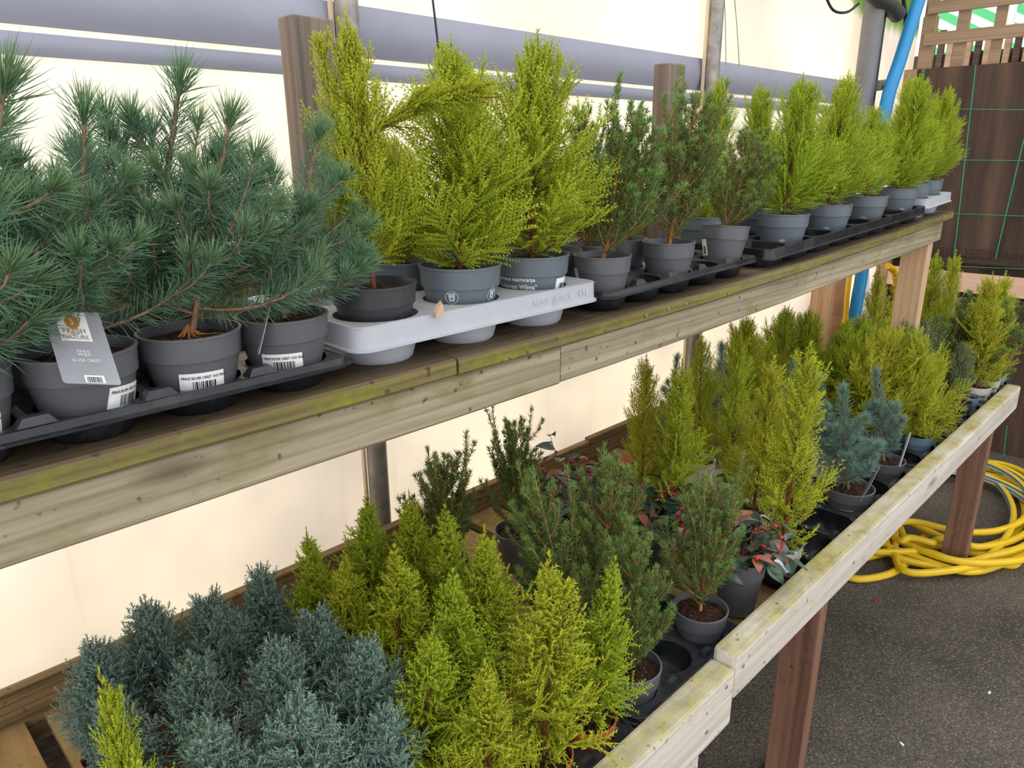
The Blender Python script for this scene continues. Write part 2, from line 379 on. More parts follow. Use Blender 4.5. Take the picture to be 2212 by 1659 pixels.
# far end: brown weed fabric, boards, trellis
fe = empty('fabric_screen', (XE, 0.2, 0.0), 'brown woven weed fabric hung under the wooden trellis', 'screen')
def fabric(name, y0, y1, z0, z1, x, amp, mat, fringe=False):
    rg = random.Random(5); ny, nz = 60, 14; V = []; Fc = []
    ph = [rg.uniform(0, 6) for _ in range(4)]
    for i in range(ny+1):
        y = y0+(y1-y0)*i/ny
        for k in range(nz+1):
            z = z0+(z1-z0)*k/nz; s = 1-k/nz
            V.append((x-amp*(0.3+0.7*s)*(1+0.6*math.sin(y*17+ph[0])+0.4*math.sin(y*39+ph[1]+z*3)+0.25*math.sin(z*9+y*7+ph[2])), y, z))
    for i in range(ny):
        for k in range(nz): a = i*(nz+1)+k; Fc.append((a, a+1, a+nz+2, a+nz+1))
    o = world_obj(name, V, Fc, mat, fe, True); return o
def fabric_mat():
    t = NT('weed_fabric'); n = t.noise(t.coords((1, 9, 0.9), rand=False), 1.0, 5, 0.6); n2 = t.noise(t.coords((1, 400, 400), rand=False), 1.0, 1)
    col = t.ramp(n, [(0.3, lin((50, 42, 38))), (0.55, lin((82, 66, 57))), (0.8, lin((120, 92, 74)))])
    return t.done(t.pbsdf(col, 0.8, 0.2, bump=n2, bstr=0.2))
M['fabric'] = fabric_mat()
M['thread'] = plain('green_thread', (40, 150, 110), 0.6)
zt = atx(1985, 150, XE)[2]; zb = atx(2010, 545, XE)[2]
yl = atx(1985, 150, XE)[1]
fabric('fabric_sheet', -1.6, yl, zb, zt, XE-0.01, 0.006, M['fabric'])
fabric('lower_fabric', -1.6, yl, 0.0, 1.06, XE+0.05, 0.006, M['fabric'])
# frayed bottom edge
V = []; Fc = []; rg = random.Random(8); y = -1.2
while y < yl-0.12:
    w = rg.uniform(0.002, 0.006); h = rg.uniform(0.05, 0.13); o = len(V); x = XE-0.022-rg.uniform(0, 0.004)
    V += [(x, y, zb+0.04), (x, y+w, zb+0.04), (x, y+w*0.6, zb+0.04-h)]; Fc.append((o, o+1, o+2)); y += w+rg.uniform(0.001, 0.005)
fr = world_obj('fringe', V, Fc, M['darkwood'], fe); fr['kind'] = 'stuff'
for px0, py0, px1, py1 in ((2110, 122, 2060, 560), (2212, 300, 2150, 560), (1997, 130, 1990, 300)):
    a = atx(px0, py0, XE-0.024); b = atx(px1, py1, XE-0.024); t_ = min(1.0, (zt-.002-b[2])/(a[2]-b[2])); a = b+(a-b)*t_; tube('green_thread', [a, b], 0.0025, M['thread'], fe, 5)
for py in (237, 347, 461, 575):
    a = atx(2000, py-2, XE-0.035); b = atx(2212, py+6 if py > 400 else py, XE-0.035); b2 = a+(b-a)*2.2; tube('green_thread', [a, b2], 0.0016, M['thread'], fe, 5)
a = atx(2175, 920, XE-0.03); b = atx(2168, 985, XE-0.03); tube('green_thread', [a, b], 0.0025, M['thread'], fe, 5)
e2 = empty('board_fence', (XE, 0.2, 0.0), 'pink-tan horizontal board fence below the brown weed fabric', 'fence')
z1 = atx(2004, 581, XE)[2]; z0 = atx(2089, 631, XE)[2]
box('board', XE-0.02, XE+0.005, -1.6, yl, z0, z1, M['pinkboard'], e2)
box('batten', XE-0.008, XE+0.014, -1.6, yl, z1+0.045, zb+0.01, M['darkwood'], e2)
box('post', XE-0.03, XE+0.02, 0.98, 1.05, 0, z0+0.02, M['pinkboard'], e2)
box('post', XE-0.02, XE+0.03, -0.9, -0.83, 0, z0+0.02, M['pinkboard'], e2)
e3 = empty('trellis', (XE, 0.2, 0.0), 'square wooden trellis above the brown weed fabric', 'trellis')
def bar_h(px0, py0, px1, py1, hpx, ext=1.8):
    a = atx(px0, py0, XE); b = atx(px1, py1, XE); h = atx(px0, py0-hpx/2, XE)[2]-atx(px0, py0+hpx/2, XE)[2]
    box('rail', XE-0.022, XE-0.002, b[1]-ext, a[1], (a[2]+b[2])/2-h/2, (a[2]+b[2])/2+h/2, M['trellis'], e3, 0.001)
bar_h(1998, 88, 2212, 64, 26); bar_h(2008, 20, 2212, -8, 26); bar_h(2008, -60, 2212, -90, 26)
for px, py, wpx in ((2007, 60, 26), (2079, 60, 26), (2158, 60, 24), (2245, 60, 24), (2330, 60, 24)):
    a = atx(px-wpx/2, py, XE)[1]; b = atx(px+wpx/2, py, XE)[1]
    box('stile', XE-0.002, XE+0.018, b, a, zt-0.1, 2.5, M['trellis'], e3, 0.001)
a = atx(1972, 200, XE)
box('post', XE-0.03, XE+0.03, yl+0.0005, 1.376, 0.0, zt+0.0, M['trellis'], e3)
box('post', XE+0.055, XE+0.10, a[1]-0.04, a[1]+0.02, 0.0, 2.12, M['trellis'], e3)
# slatted fence behind the trellis
e4 = empty('slat_fence', (4.75, 0.8, 0.0), 'brown upright slat fence seen through the wooden trellis', 'fence')
yy = 1.5; k = 0
while yy > 0.70:
    box('slat', 4.74, 4.76, yy-0.03, yy, 0.0, 2.13-0.008*k, M['trellis'] if k % 2 else M['darkwood'], e4, 0.001); yy -= 0.045; k += 1
box('rail', 4.765, 4.80, 0.7, 1.55, 1.75, 1.8, M['darkwood'], e4)
box('backing_board', 4.805, 4.815, 0.7, 1.55, 0.0, 2.0, M['darkwood'], e4)
def awning_mat():
    t = NT('striped_awning'); v = t.coords(rand=False); sp = t.n('SeparateXYZ'); t.link(v, sp.inputs[0])
    ma = t.n('Math', operation='MULTIPLY_ADD'); t.link(sp.outputs[1], ma.inputs[0]); ma.inputs[1].default_value = -0.55; t.link(sp.outputs[2], ma.inputs[2])
    m2 = t.n('Math', operation='MULTIPLY'); t.link(ma.outputs[0], m2.inputs[0]); m2.inputs[1].default_value = 9.0
    fr = t.n('Math', operation='FRACT'); t.link(m2.outputs[0], fr.inputs[0]); gt = t.n('Math', operation='GREATER_THAN'); t.link(fr.outputs[0], gt.inputs[0]); gt.inputs[1].default_value = 0.5
    col = t.mix(gt.outputs[0], lin((226, 236, 230)), lin((120, 206, 156)))
    d = t.n('BsdfDiffuse'); t.link(col, d.inputs[0]); tr = t.n('BsdfTranslucent'); t.link(col, tr.inputs[0])
    mx = t.n('MixShader'); mx.inputs[0].default_value = 0.5; t.link(d.outputs[0], mx.inputs[1]); t.link(tr.outputs[0], mx.inputs[2])
    return t.done(mx.outputs[0])
M['awning'] = awning_mat()
v = [(5.6, -3.0, 1.7), (5.6, 1.8, 1.7), (5.9, 1.8, 3.6), (5.9, -3.0, 3.6)]; v += [(x+0.004, y, z) for x, y, z in v]
set_props(world_obj('striped_awning', v, [(0, 1, 2, 3), (7, 6, 5, 4), (0, 4, 5, 1), (1, 5, 6, 2), (2, 6, 7, 3), (3, 7, 4, 0)], M['awning']), 'green and white striped awning fabric seen through the trellis', 'awning')
for dy, zz in ((1.25, 0), (0.3, 0), (-1.0, 0)):
    o = tube('awning_pole', [(5.45, dy, 0), (5.45, dy, 3.4)], 0.025, M['white']); set_props(o, 'slim white pole holding the striped awning', 'pole', 'poles of the striped awning')

# corner pipes
e5 = empty('drain_pipe', tuple(aty(1872, 150, 1.3)*np.array([1, 1, 0])), 'grey plastic drain pipe at the corner of the plastic wall', 'pipe')
P = aty(1872, 150, 1.3)
tube('pipe', [(P[0], 1.3, 0), (P[0], 1.3, 2.12)], 0.042, M['pipe_grey'], e5, 18)
tube('side_pipe', [(P[0]+0.085, 1.31, 0), (P[0]+0.085, 1.31, 2.1)], 0.03, M['pipe_dark'], e5, 14)
tube('clamp', [(P[0]+0.03, 1.26, 1.76), (P[0]+0.12, 1.26, 1.77)], 0.022, M['galv'], e5, 10)
Q = aty(1890, -8, 1.28)
o = tube('gutter_pipe', [(Q[0]-0.75, 1.29, Q[2]+0.10), (Q[0]-0.2, 1.28, Q[2]+0.02), (Q[0]+0.12, 1.26, Q[2]-0.02), (Q[0]+0.2, 1.25, Q[2]-0.05)], 0.034, M['pipe_dark'], None, 14)
set_props(o, 'dark gutter pipe running into the top of the corner drain', 'pipe')
def SL(px, py, Y, z=0.0): P = aty(px, py, Y); return (P[0]-0.02, Y, z)      # where a pipe hidden behind the plants meets the floor
def wire(name, pix, Y, r, mat, label, cat, n=6, sides=14):
    pts = [aty(*q, Y) if len(q) == 2 else np.array(q) for q in pix]
    return set_props(tube(name, smooth_curve(pts, n), r, mat, None, sides), label, cat)
wire('blue_water_pipe', [(1998, -40), (1972, 40), (1944, 130), (1915, 225), (1888, 400), (1862, 590), (1845, 690), SL(1845, 690, 1.2, 0.0)], 1.2, 0.027, M['bluepipe'], 'bright blue water pipe slanting down beside the corner drain', 'pipe')
wire('black_cable', [(1950, -20), (1955, 60), (1938, 140), (1925, 210), (1900, 300)], 1.235, 0.008, M['cable'], 'black cable running alongside the blue water pipe', 'cable')
wire('looped_cable', [(1780, -15), (1800, 22), (1830, 26), (1855, 8)], 1.27, 0.005, M['cable'], 'thin black cable looping under the dark gutter pipe', 'cable')
wire('hanging_wire', [(933, -15), (942, 60), (950, 130), (958, 195)], 1.22, 0.0022, M['cable'], 'thin black wire hanging above the lime cypresses', 'wire')
wire('hanging_chain', [(1565, -10), (1567, 60), (1568, 140)], 1.34, 0.0014, M['galv'], 'thin chain hanging straight against the plastic wall', 'chain')
wire('slanting_chain', [(1586, -10), (1592, 60), (1597, 142)], 1.34, 0.0014, M['galv'], 'thin chain slanting slightly against the plastic wall', 'chain')
wire('rusty_pipe', [(1826, 560), (1812, 640), (1802, 720), SL(1800, 740, 1.25, 0.0)], 1.25, 0.028, M['rustpipe'], 'rusty brown standpipe below the end of the upper shelf', 'pipe')
for px, py, h in ((1813, 652, .03), (1807, 690, .022), (1801, 725, .03)):
    P = aty(px, py, 1.25); set_props(tube('pipe_collar', [(P[0], 1.25, P[2]-h), (P[0], 1.25, P[2]+h)], .034, M['rustpipe'], None, 14), 'rusty brown collar clamped round the standpipe', 'collar', 'collars on the rusty standpipe')
wire('yellow_pipe', [(1838, 570), (1830, 640), (1822, 720), SL(1820, 725, 1.19, 0.0)], 1.19, 0.011, M['yellowpipe'], 'slim yellow pipe between the rusty standpipe and blue pipe', 'pipe')
ropep = smooth_curve([aty(a, b, 1.0) for a, b in [(1918, 575), (1933, 590), (1936, 640), (1928, 680), (1925, 740)]], 10)
set_props(tube('yellow_rope', ropep, [0.013+0.003*math.sin(i*2.2) for i in range(len(ropep))], M['yellowpipe'], None, 8), 'twisted yellow rope hanging beside the tan end post', 'rope')
# white banner strip with dark marks
a, b, c, d = [aty(x, y, 1.238) for x, y in ((1858, 590), (1878, 585), (1880, 690), (1846, 690))]
be = empty('white_banner', tuple(d), 'narrow white banner strip with black lettering beside the blue pipe', 'banner')
V = [a, b, c, d]+[q+np.array([0.002, 0.004, 0]) for q in (a, b, c, d)]
world_obj('cloth', V, [(0, 1, 2, 3), (7, 6, 5, 4), (0, 4, 5, 1), (1, 5, 6, 2), (2, 6, 7, 3), (3, 7, 4, 0)], M['white'], be)
for k in range(7):
    q = aty(1864-1.2*k*0.8, 594+k*7.5, 1.235); world_obj('letter', *boxv(q[0]-0.004, q[0]+0.004, 1.2345, 1.2375, q[2]-0.004, q[2]+0.004), M['black_ink'], be)

# ------------------------------------------------------------------ benches
def zs(x): return 1.235+0.06*max(0.0, (x-0.9)/1.9)**1.5
def plank_curved(name, x0, x1, y0, y1, dz0, dz1, mats, parent, step=0.12, jag=0.0015, seed=0, edge=False):
    """board following the slightly rising upper shelf; heights are relative to its top"""
    n = max(2, int((x1-x0)/step)); rg = random.Random(seed); V = []; Fc = []; fm = []
    c = 0.003
    prof = [(y0, dz0+c), (y0, dz1-c), (y0+c, dz1), (y1-c, dz1), (y1, dz1-c), (y1, dz0+c), (y1-c, dz0), (y0+c, dz0)]
    for i in range(n+1):
        x = x0+(x1-x0)*i/n; j = rg.uniform(-jag, jag)
        for y, z in prof: V.append((x, y+(j if y < (y0+y1)/2 else 0), zs(x)+z))
    m = len(prof)
    for i in range(n):
        for k in range(m):
            a = i*m+k; b = i*m+(k+1) % m; Fc.append((a, a+m, b+m, b)); fm.append(1 if (edge and k in (0, 7)) else 0)
    Fc.append(tuple(range(m))); Fc.append(tuple(n*m+k for k in range(m))[::-1]); fm += [0, 0]
    return world_obj(name, V, Fc, mats, parent, False, fm if isinstance(mats, list) else None)
ub = empty('upper_bench', (1.3, 0.95, 0.0), 'upper tier of weathered mossy timber staging against the plastic wall', 'bench')
XU0, XU1 = -0.6, 2.86
for x0, x1 in ((XU0, 0.62), (0.622, XU1)):
    plank_curved('shelf_board', x0, x1, 0.72, 0.855, -0.024, 0.0, [M['shelf'], M['shelf_edge']], ub, seed=3, edge=True)
for k, (y0, y1) in enumerate(((0.858, 0.995), (0.998, 1.13))):
    plank_curved('shelf_board', XU0, XU1, y0, y1, -0.024, 0.0, M['shelf'], ub, seed=4+k)
plank_curved('fascia', XU0, 0.84, 0.727, 0.765, -0.088, -0.0245, M['fascia'], ub, seed=9, jag=0.0006)
plank_curved('fascia', 0.842, 2.78, 0.727, 0.765, -0.086, -0.0245, M['fascia'], ub, seed=10, jag=0.0006)
plank_curved('back_board', XU0, 2.84, 1.131, 1.153, -0.02, 0.125, M['shelf_edge'], ub, seed=11)
plank_curved('bearer', XU0, 2.8, 1.06, 1.10, -0.10, -0.0245, M['fascia'], ub, seed=12)
def pixel_post(name, xa, xb, ya, yb, z0, z1, mat, parent): return box(name, xa, xb, ya, yb, z0, z1, mat, parent, 0.003)
pixel_post('post', 0.63, 0.702, 1.085, 1.13, 1.14, 1.70, M['post'], ub)
pixel_post('post', 1.645, 1.717, 1.085, 1.13, 1.15, 1.705, M['post'], ub)
pixel_post('post', 2.69, 2.74, 0.735, 0.815, 0.6, zs(2.7)-0.0845, M['newpost'], ub)
pixel_post('post', 3.0-0.05, 3.0, 1.135, 1.21, 0.5995, 1.3, M['newpost'], ub)

lb = empty('lower_bench', (1.4, 0.9, 0.0), 'lower timber slatted bench with pale moss-topped front rail', 'bench')
ZB = 0.60; XB = 3.27
box('front_rail', -0.5, 0.985, 0.455, 0.5, 0.561, 0.672, M['rail'], lb, 0.006)
box('front_rail', 0.986, 3.03, 0.455, 0.5, 0.607, 0.695, M['rail'], lb, 0.008)
x = -0.39; k = 0; rg = random.Random(2)
while x < 3.2:
    box('slat', x, x+0.108, 0.4995+rg.uniform(0, 0.002), 1.2805, ZB-0.02+rg.uniform(-0.001, 0.001), ZB+rg.uniform(-0.0012, 0.0008), M['slat'], lb, 0.002); x += 0.1366; k += 1
box('back_board', -0.5, 1.62, 1.28, 1.302, 0.55, 0.664, M['backboard'], lb, 0.003)
box('back_board', 1.622, XB, 1.28, 1.302, 0.56, 0.672, M['backboard'], lb, 0.003)
for y0 in (0.55, 0.9, 1.05): box('bearer', -0.5, XB, y0, y0+0.04, 0.49, ZB-0.02, M['backboard'], lb, 0.002)
for xl, yl0 in ((1.475, 0.5), (2.87, 0.488), (0.42, 0.5)):
    box('leg', xl, xl+0.045, yl0, yl0+0.082, 0.0, ZB-0.019, M['leg'], lb, 0.003)
for xl in (0.5, 1.6, 2.7): box('leg', xl, xl+0.07, 1.2, 1.27, 0.0, ZB-0.02, M['leg'], lb, 0.003)
box('brace', 0.9, 0.97, 0.5, 0.545, 0.43, 0.60, M['rail'], lb, 0.003)
# screw heads on the rail
V, Fc = lathe([(0.0001, 0.0012), (0.0035, 0.0012), (0.004, 0.0)], 10); sm = pymesh('screw', V, Fc, M['galv'], True)
for sx, sz in ((1.01, 0.665), (0.90, 0.60), (0.955, 0.655), (1.5, 0.65), (2.5, 0.65)): link('screw', sm, lb, (sx-1.4, 0.4545-0.9, sz), (math.pi/2, 0, 0))
for sx in (1.06, 1.13, 1.19): link('screw', sm, ub, (sx-1.3, 0.7195-0.95, zs(sx)-0.012), (math.pi/2, 0, 0))

# ------------------------------------------------------------------ trays
def tray(label, x0, y0, z, nx, ny, px, py, hr, hd, mat, skirt=0.006, lip=0.006, group=None, cupw=0.86, pegs=True, seg=16, rise=0.0, square=False):
    """deck with round holes, a lip all round and one cup under each hole"""
    lx, ly = nx*px, ny*py
    e = empty('plant_tray', (x0, y0, z), label, 'tray', group); e.rotation_euler = (0, -math.atan(rise), 0)
    V = []; Fc = []
    def hole(k):
        a = 2*math.pi*(k+0.5)/seg if not square else 2*math.pi*(k+0.5)/seg
        c, s = math.cos(a), math.sin(a)
        if square: m = (abs(c)**5+abs(s)**5)**0.2; return c/m, s/m
        return c, s
    for i in range(nx):
        for j in range(ny):
            cx, cy = (i+.5)*px, (j+.5)*py; o = len(V)
            for k in range(seg):
                a = 2*math.pi*(k+0.5)/seg; c, s = math.cos(a), math.sin(a); q = hole(k); V.append((cx+hr*q[0], cy+hr*q[1], hd-0.002))
            for k in range(seg):
                a = 2*math.pi*(k+0.5)/seg; c, s = math.cos(a), math.sin(a); m = max(abs(c), abs(s))
                X, Y = c/m, s/m
                V.append((cx+X*px/2, cy+Y*py/2, hd))
            for k in range(seg):
                b = (k+1) % seg; Fc.append((o+k, o+seg+k, o+seg+b, o+b))
            # corners of the cell
            for sx, sy in ((1, 1), (-1, 1), (-1, -1), (1, -1)):
                V.append((cx+sx*px/2, cy+sy*py/2, hd)); ci = len(V)-1
                near = sorted(range(seg), key=lambda k: (V[o+seg+k][0]-V[ci][0])**2+(V[o+seg+k][1]-V[ci][1])**2)[:2]
                a, b = sorted(near); 
                if a == 0 and b == seg-1: a, b = b, a
                Fc.append((o+seg+a, ci, o+seg+b))
    link('deck', pymesh('deck', V, Fc, mat), e)
    # lip: rounded rectangle sweep
    R = 0.018; path = []
    for cx, cy, a0 in ((lx-R, ly-R, 0), (R, ly-R, 90), (R, R, 180), (lx-R, R, 270)):
        for k in range(5):
            a = math.radians(a0+22.5*k); path.append((cx, cy, math.cos(a), math.sin(a)))
    prof = [(-0.004, 0.0), (0.0, 0.002), (lip*0.5, 0.0015), (lip*0.7, -skirt), (lip*1.3, -skirt-0.001), (lip*1.3, -skirt-0.0035), (lip*0.4, -skirt-0.003), (-0.003, -0.004)]
    V = []; Fc = []; m = len(prof)
    for cx, cy, c, s in path:
        for dr, dz in prof: V.append((cx+(R+dr)*c, cy+(R+dr)*s, hd+dz))
    n = len(path)
    for i in range(n):
        for k in range(m): a = i*m+k; b = i*m+(k+1) % m; a2 = ((i+1) % n)*m+k; b2 = ((i+1) % n)*m+(k+1) % m; Fc.append((a, a2, b2, b))
    link('lip', pymesh('lip', V, Fc, mat, True), e)
    V = []; Fc = []
    lev = [(1.0, hd-0.002), (0.97, hd*0.5), (cupw, 0.003), (cupw-0.05, 0.0)]
    for sc, zz in lev:
        for k in range(seg): q = hole(k); V.append((hr*sc*q[0], hr*sc*q[1], zz))
    for i in range(len(lev)-1):
        for k in range(seg): a = i*seg+k; b = i*seg+(k+1) % seg; Fc.append((a, b, b+seg, a+seg))
    Fc.append(tuple((len(lev)-1)*seg+k for k in range(seg)))
    cm = pymesh('cup', V, Fc, mat, True)
    for i in range(nx):
        for j in range(ny): link('cup', cm, e, ((i+.5)*px, (j+.5)*py, 0))
    if pegs:
        w, d_, h = px*0.16, 0.009, 0.009
        v = [(-w, -d_, 0), (w, -d_, 0), (w, d_, 0), (-w, d_, 0), (-w*.6, -d_*.5, h), (w*.6, -d_*.5, h), (w*.6, d_*.6, h), (-w*.6, d_*.6, h)]
        pm = pymesh('ridge', v, [(4, 5, 6, 7), (0, 1, 5, 4), (1, 2, 6, 5), (2, 3, 7, 6), (3, 0, 4, 7)], mat)
        for i in range(1, nx):
            for j in range(ny+1):
                yy = min(max(j*py, 0.014), ly-0.014); link('ridge', pm, e, (i*px, yy, hd-0.001))
    return e
def rise(x0, x1): return (zs(x1)-zs(x0))/(x1-x0)
tray('black tray of stone pines on the upper shelf', -0.0815, 0.732, zs(0), 5, 3, 0.109, 0.112, 0.0475, 0.033, M['black_tray'])
t2 = tray('pale grey tray holding the tallest lime cypresses', 0.479, 0.737, zs(0.6), 3, 2, 0.153, 0.145, 0.057, 0.062, M['grey_tray'], skirt=0.026, lip=0.007, pegs=False, cupw=0.84, seg=24)
tray('dusty black tray of green spruces on the upper shelf', 0.966, 0.732, zs(1.05), 5, 3, 0.103, 0.11, 0.0455, 0.038, M['black_tray'], rise=rise(0.966, 1.48))
tray('black tray with square cups under lime cypresses', 1.545, 0.732, zs(1.545)-.0015, 8, 2, 0.13, 0.14, 0.058, 0.045, M['black_tray'], skirt=0.018, rise=rise(1.545, 2.58), square=True, cupw=0.9, pegs=False)
tray('pale grey tray at the far end of the upper shelf', 2.60, 0.735, zs(2.60), 2, 2, 0.127, 0.15, 0.058, 0.062, M['grey_tray'], skirt=0.024, rise=rise(2.59, 2.85), pegs=False, cupw=0.84)
# embossed maker's text on the grey tray
pr = Print(); pr.text('NORM', 0.013, (-0.037, 0), 0, sx=0.9); pr.text('PACK', 0.013, (0.020, 0), 0, sx=0.9); pr.text('496', 0.016, (0.062, 0.001), 0)
for k in range(3): pr.add([(-0.011+k*0.004, -0.008), (-0.009+k*0.004, -0.008), (-0.004+k*0.004, 0.007), (-0.0055+k*0.004, 0.007)], [(0, 1, 2, 3)], 0)
o = pr.build('embossed_text', lambda x, y: (x, -0.0065-0.0009*0, y), [M['paleprint']], t2, (0.358, 0, 0.0495)); o['label'] = 'embossed maker name on tray edge'

LT = 'black tray along the front rail of the lower bench'
tray('black tray of small lime cypresses in terracotta pots', 0.37, 0.512, ZB+.001, 4, 1, 0.103, 0.105, 0.041, 0.045, M['black_tray'])
tray('black tray of bushy green spruces on the lower bench', 0.80, 0.515, ZB+.001, 3, 2, 0.109, 0.122, 0.045, 0.045, M['black_tray'])
tray('black tray with two empty holes beside the golden cypress', 1.345, 0.515, ZB+.001, 3, 2, 0.121, 0.125, 0.054, 0.05, M['black_tray'], square=True)
tray('black tray holding the blue-green pines on the lower bench', 1.724, 0.515, ZB+.001, 3, 1, 0.130, 0.13, 0.056, 0.047, M['black_tray'])
tray('black tray under the bushy lime cypress in a blue pot', 2.130, 0.515, ZB+.001, 3, 1, 0.122, 0.12, 0.048, 0.047, M['black_tray'])
tray('black tray between the blue pot and the white goldcrest pots', 2.512, 0.515, ZB+.001, 3, 1, 0.122, 0.12, 0.048, 0.047, M['black_tray'])
tray('black tray under the white goldcrest pots', 2.894, 0.515, ZB+.001, 3, 1, 0.122, 0.12, 0.048, 0.047, M['black_tray'])

# ------------------------------------------------------------------ foliage generators
def tri_mesh(name, V, T, tint, mi, mats):
    me = bpy.data.meshes.new(name); nv, nt = len(V), len(T)
    me.vertices.add(nv); me.vertices.foreach_set('co', np.ascontiguousarray(V, np.float32).ravel())
    me.loops.add(nt*3); me.loops.foreach_set('vertex_index', np.ascontiguousarray(T, np.int32).ravel())
    me.polygons.add(nt); me.polygons.foreach_set('loop_start', np.arange(0, nt*3, 3, dtype=np.int32))
    for m in mats: me.materials.append(m)
    if mi is not None: me.polygons.foreach_set('material_index', mi.astype(np.int32))
    if tint is not None:
        a = me.color_attributes.new('tint', 'FLOAT_COLOR', 'POINT')
        cc = np.ones((nv, 4), np.float32); cc[:, :2] = tint; a.data.foreach_set('color', cc.ravel())
    me.update(); me.validate(); return me
def needles(P, D, L, w, tint, bend=None):
    """three-sided thin needles. P,D (n,3) L,w (n,) tint (n,2); bend (n,3) = offset of the tip"""
    n = len(P); D = D/np.linalg.norm(D, axis=1, keepdims=True)
    A = np.where(np.abs(D[:, 2:3]) < 0.9, np.array([[0, 0, 1.0]]), np.array([[1.0, 0, 0]])); U = np.cross(D, A); U /= np.linalg.norm(U, axis=1, keepdims=True); Wv = np.cross(D, U)
    ring = []
    for k in range(3):
        a = 2*math.pi*k/3; ring.append(math.cos(a)*U+math.sin(a)*Wv)
    w = w[:, None]; L = L[:, None]
    if bend is None:
        V = np.stack([P+ring[0]*w, P+ring[1]*w, P+ring[2]*w, P+D*L], 1)
        t = np.array([[0, 1, 3], [1, 2, 3], [2, 0, 3]])
        T = (t[None]+4*np.arange(n)[:, None, None]).reshape(-1, 3)
        return V.reshape(-1, 3), T, np.repeat(tint, 4, 0)
    else:
        mid = P+D*L*.55+bend*.3
        V = np.stack([P+ring[0]*w*.7, P+ring[1]*w*.7, P+ring[2]*w*.7, mid+ring[0]*w, mid+ring[1]*w, mid+ring[2]*w, P+D*L+bend], 1)
    t = np.array([[0, 1, 4], [0, 4, 3], [1, 2, 5], [1, 5, 4], [2, 0, 3], [2, 3, 5], [3, 4, 6], [4, 5, 6], [5, 3, 6]])
    T = (t[None]+7*np.arange(n)[:, None, None]).reshape(-1, 3)
    return V.reshape(-1, 3), T, np.repeat(tint, 7, 0)
def stem_geo(paths, sides=4):
    Vs = []; Ts = []; o = 0
    for pts, rad in paths:
        V, Fc = tubev(pts, rad, sides, False)
        Vs.append(np.array(V)); T = []
        for a, b, c, d in Fc: T += [(a, b, c), (a, c, d)]
        Ts.append(np.array(T)+o); o += len(V)
    return np.concatenate(Vs), np.concatenate(Ts)
def curve_branch(p0, az, a0, a1, L, n=6, rg=None, wob=0.0):
    pts = [np.array(p0, float)]
    for i in range(n):
        a = a0+(a1-a0)*((i+.5)/n); az2 = az+(rg.uniform(-wob, wob) if rg else 0)
        pts.append(pts[-1]+L/n*np.array([math.sin(a)*math.cos(az2), math.sin(a)*math.sin(az2), math.cos(a)]))
    return np.array(pts)
def along(pts, s):
    n = len(pts)-1; x = min(s*n, n-1e-6); i = int(x); f = x-i
    t = pts[i+1]-pts[i]; return pts[i]*(1-f)+pts[i+1]*f, t/np.linalg.norm(t)
def rot_about(v, ax, a): return v*math.cos(a)+np.cross(ax, v)*math.sin(a)+ax*(ax@v)*(1-math.cos(a))

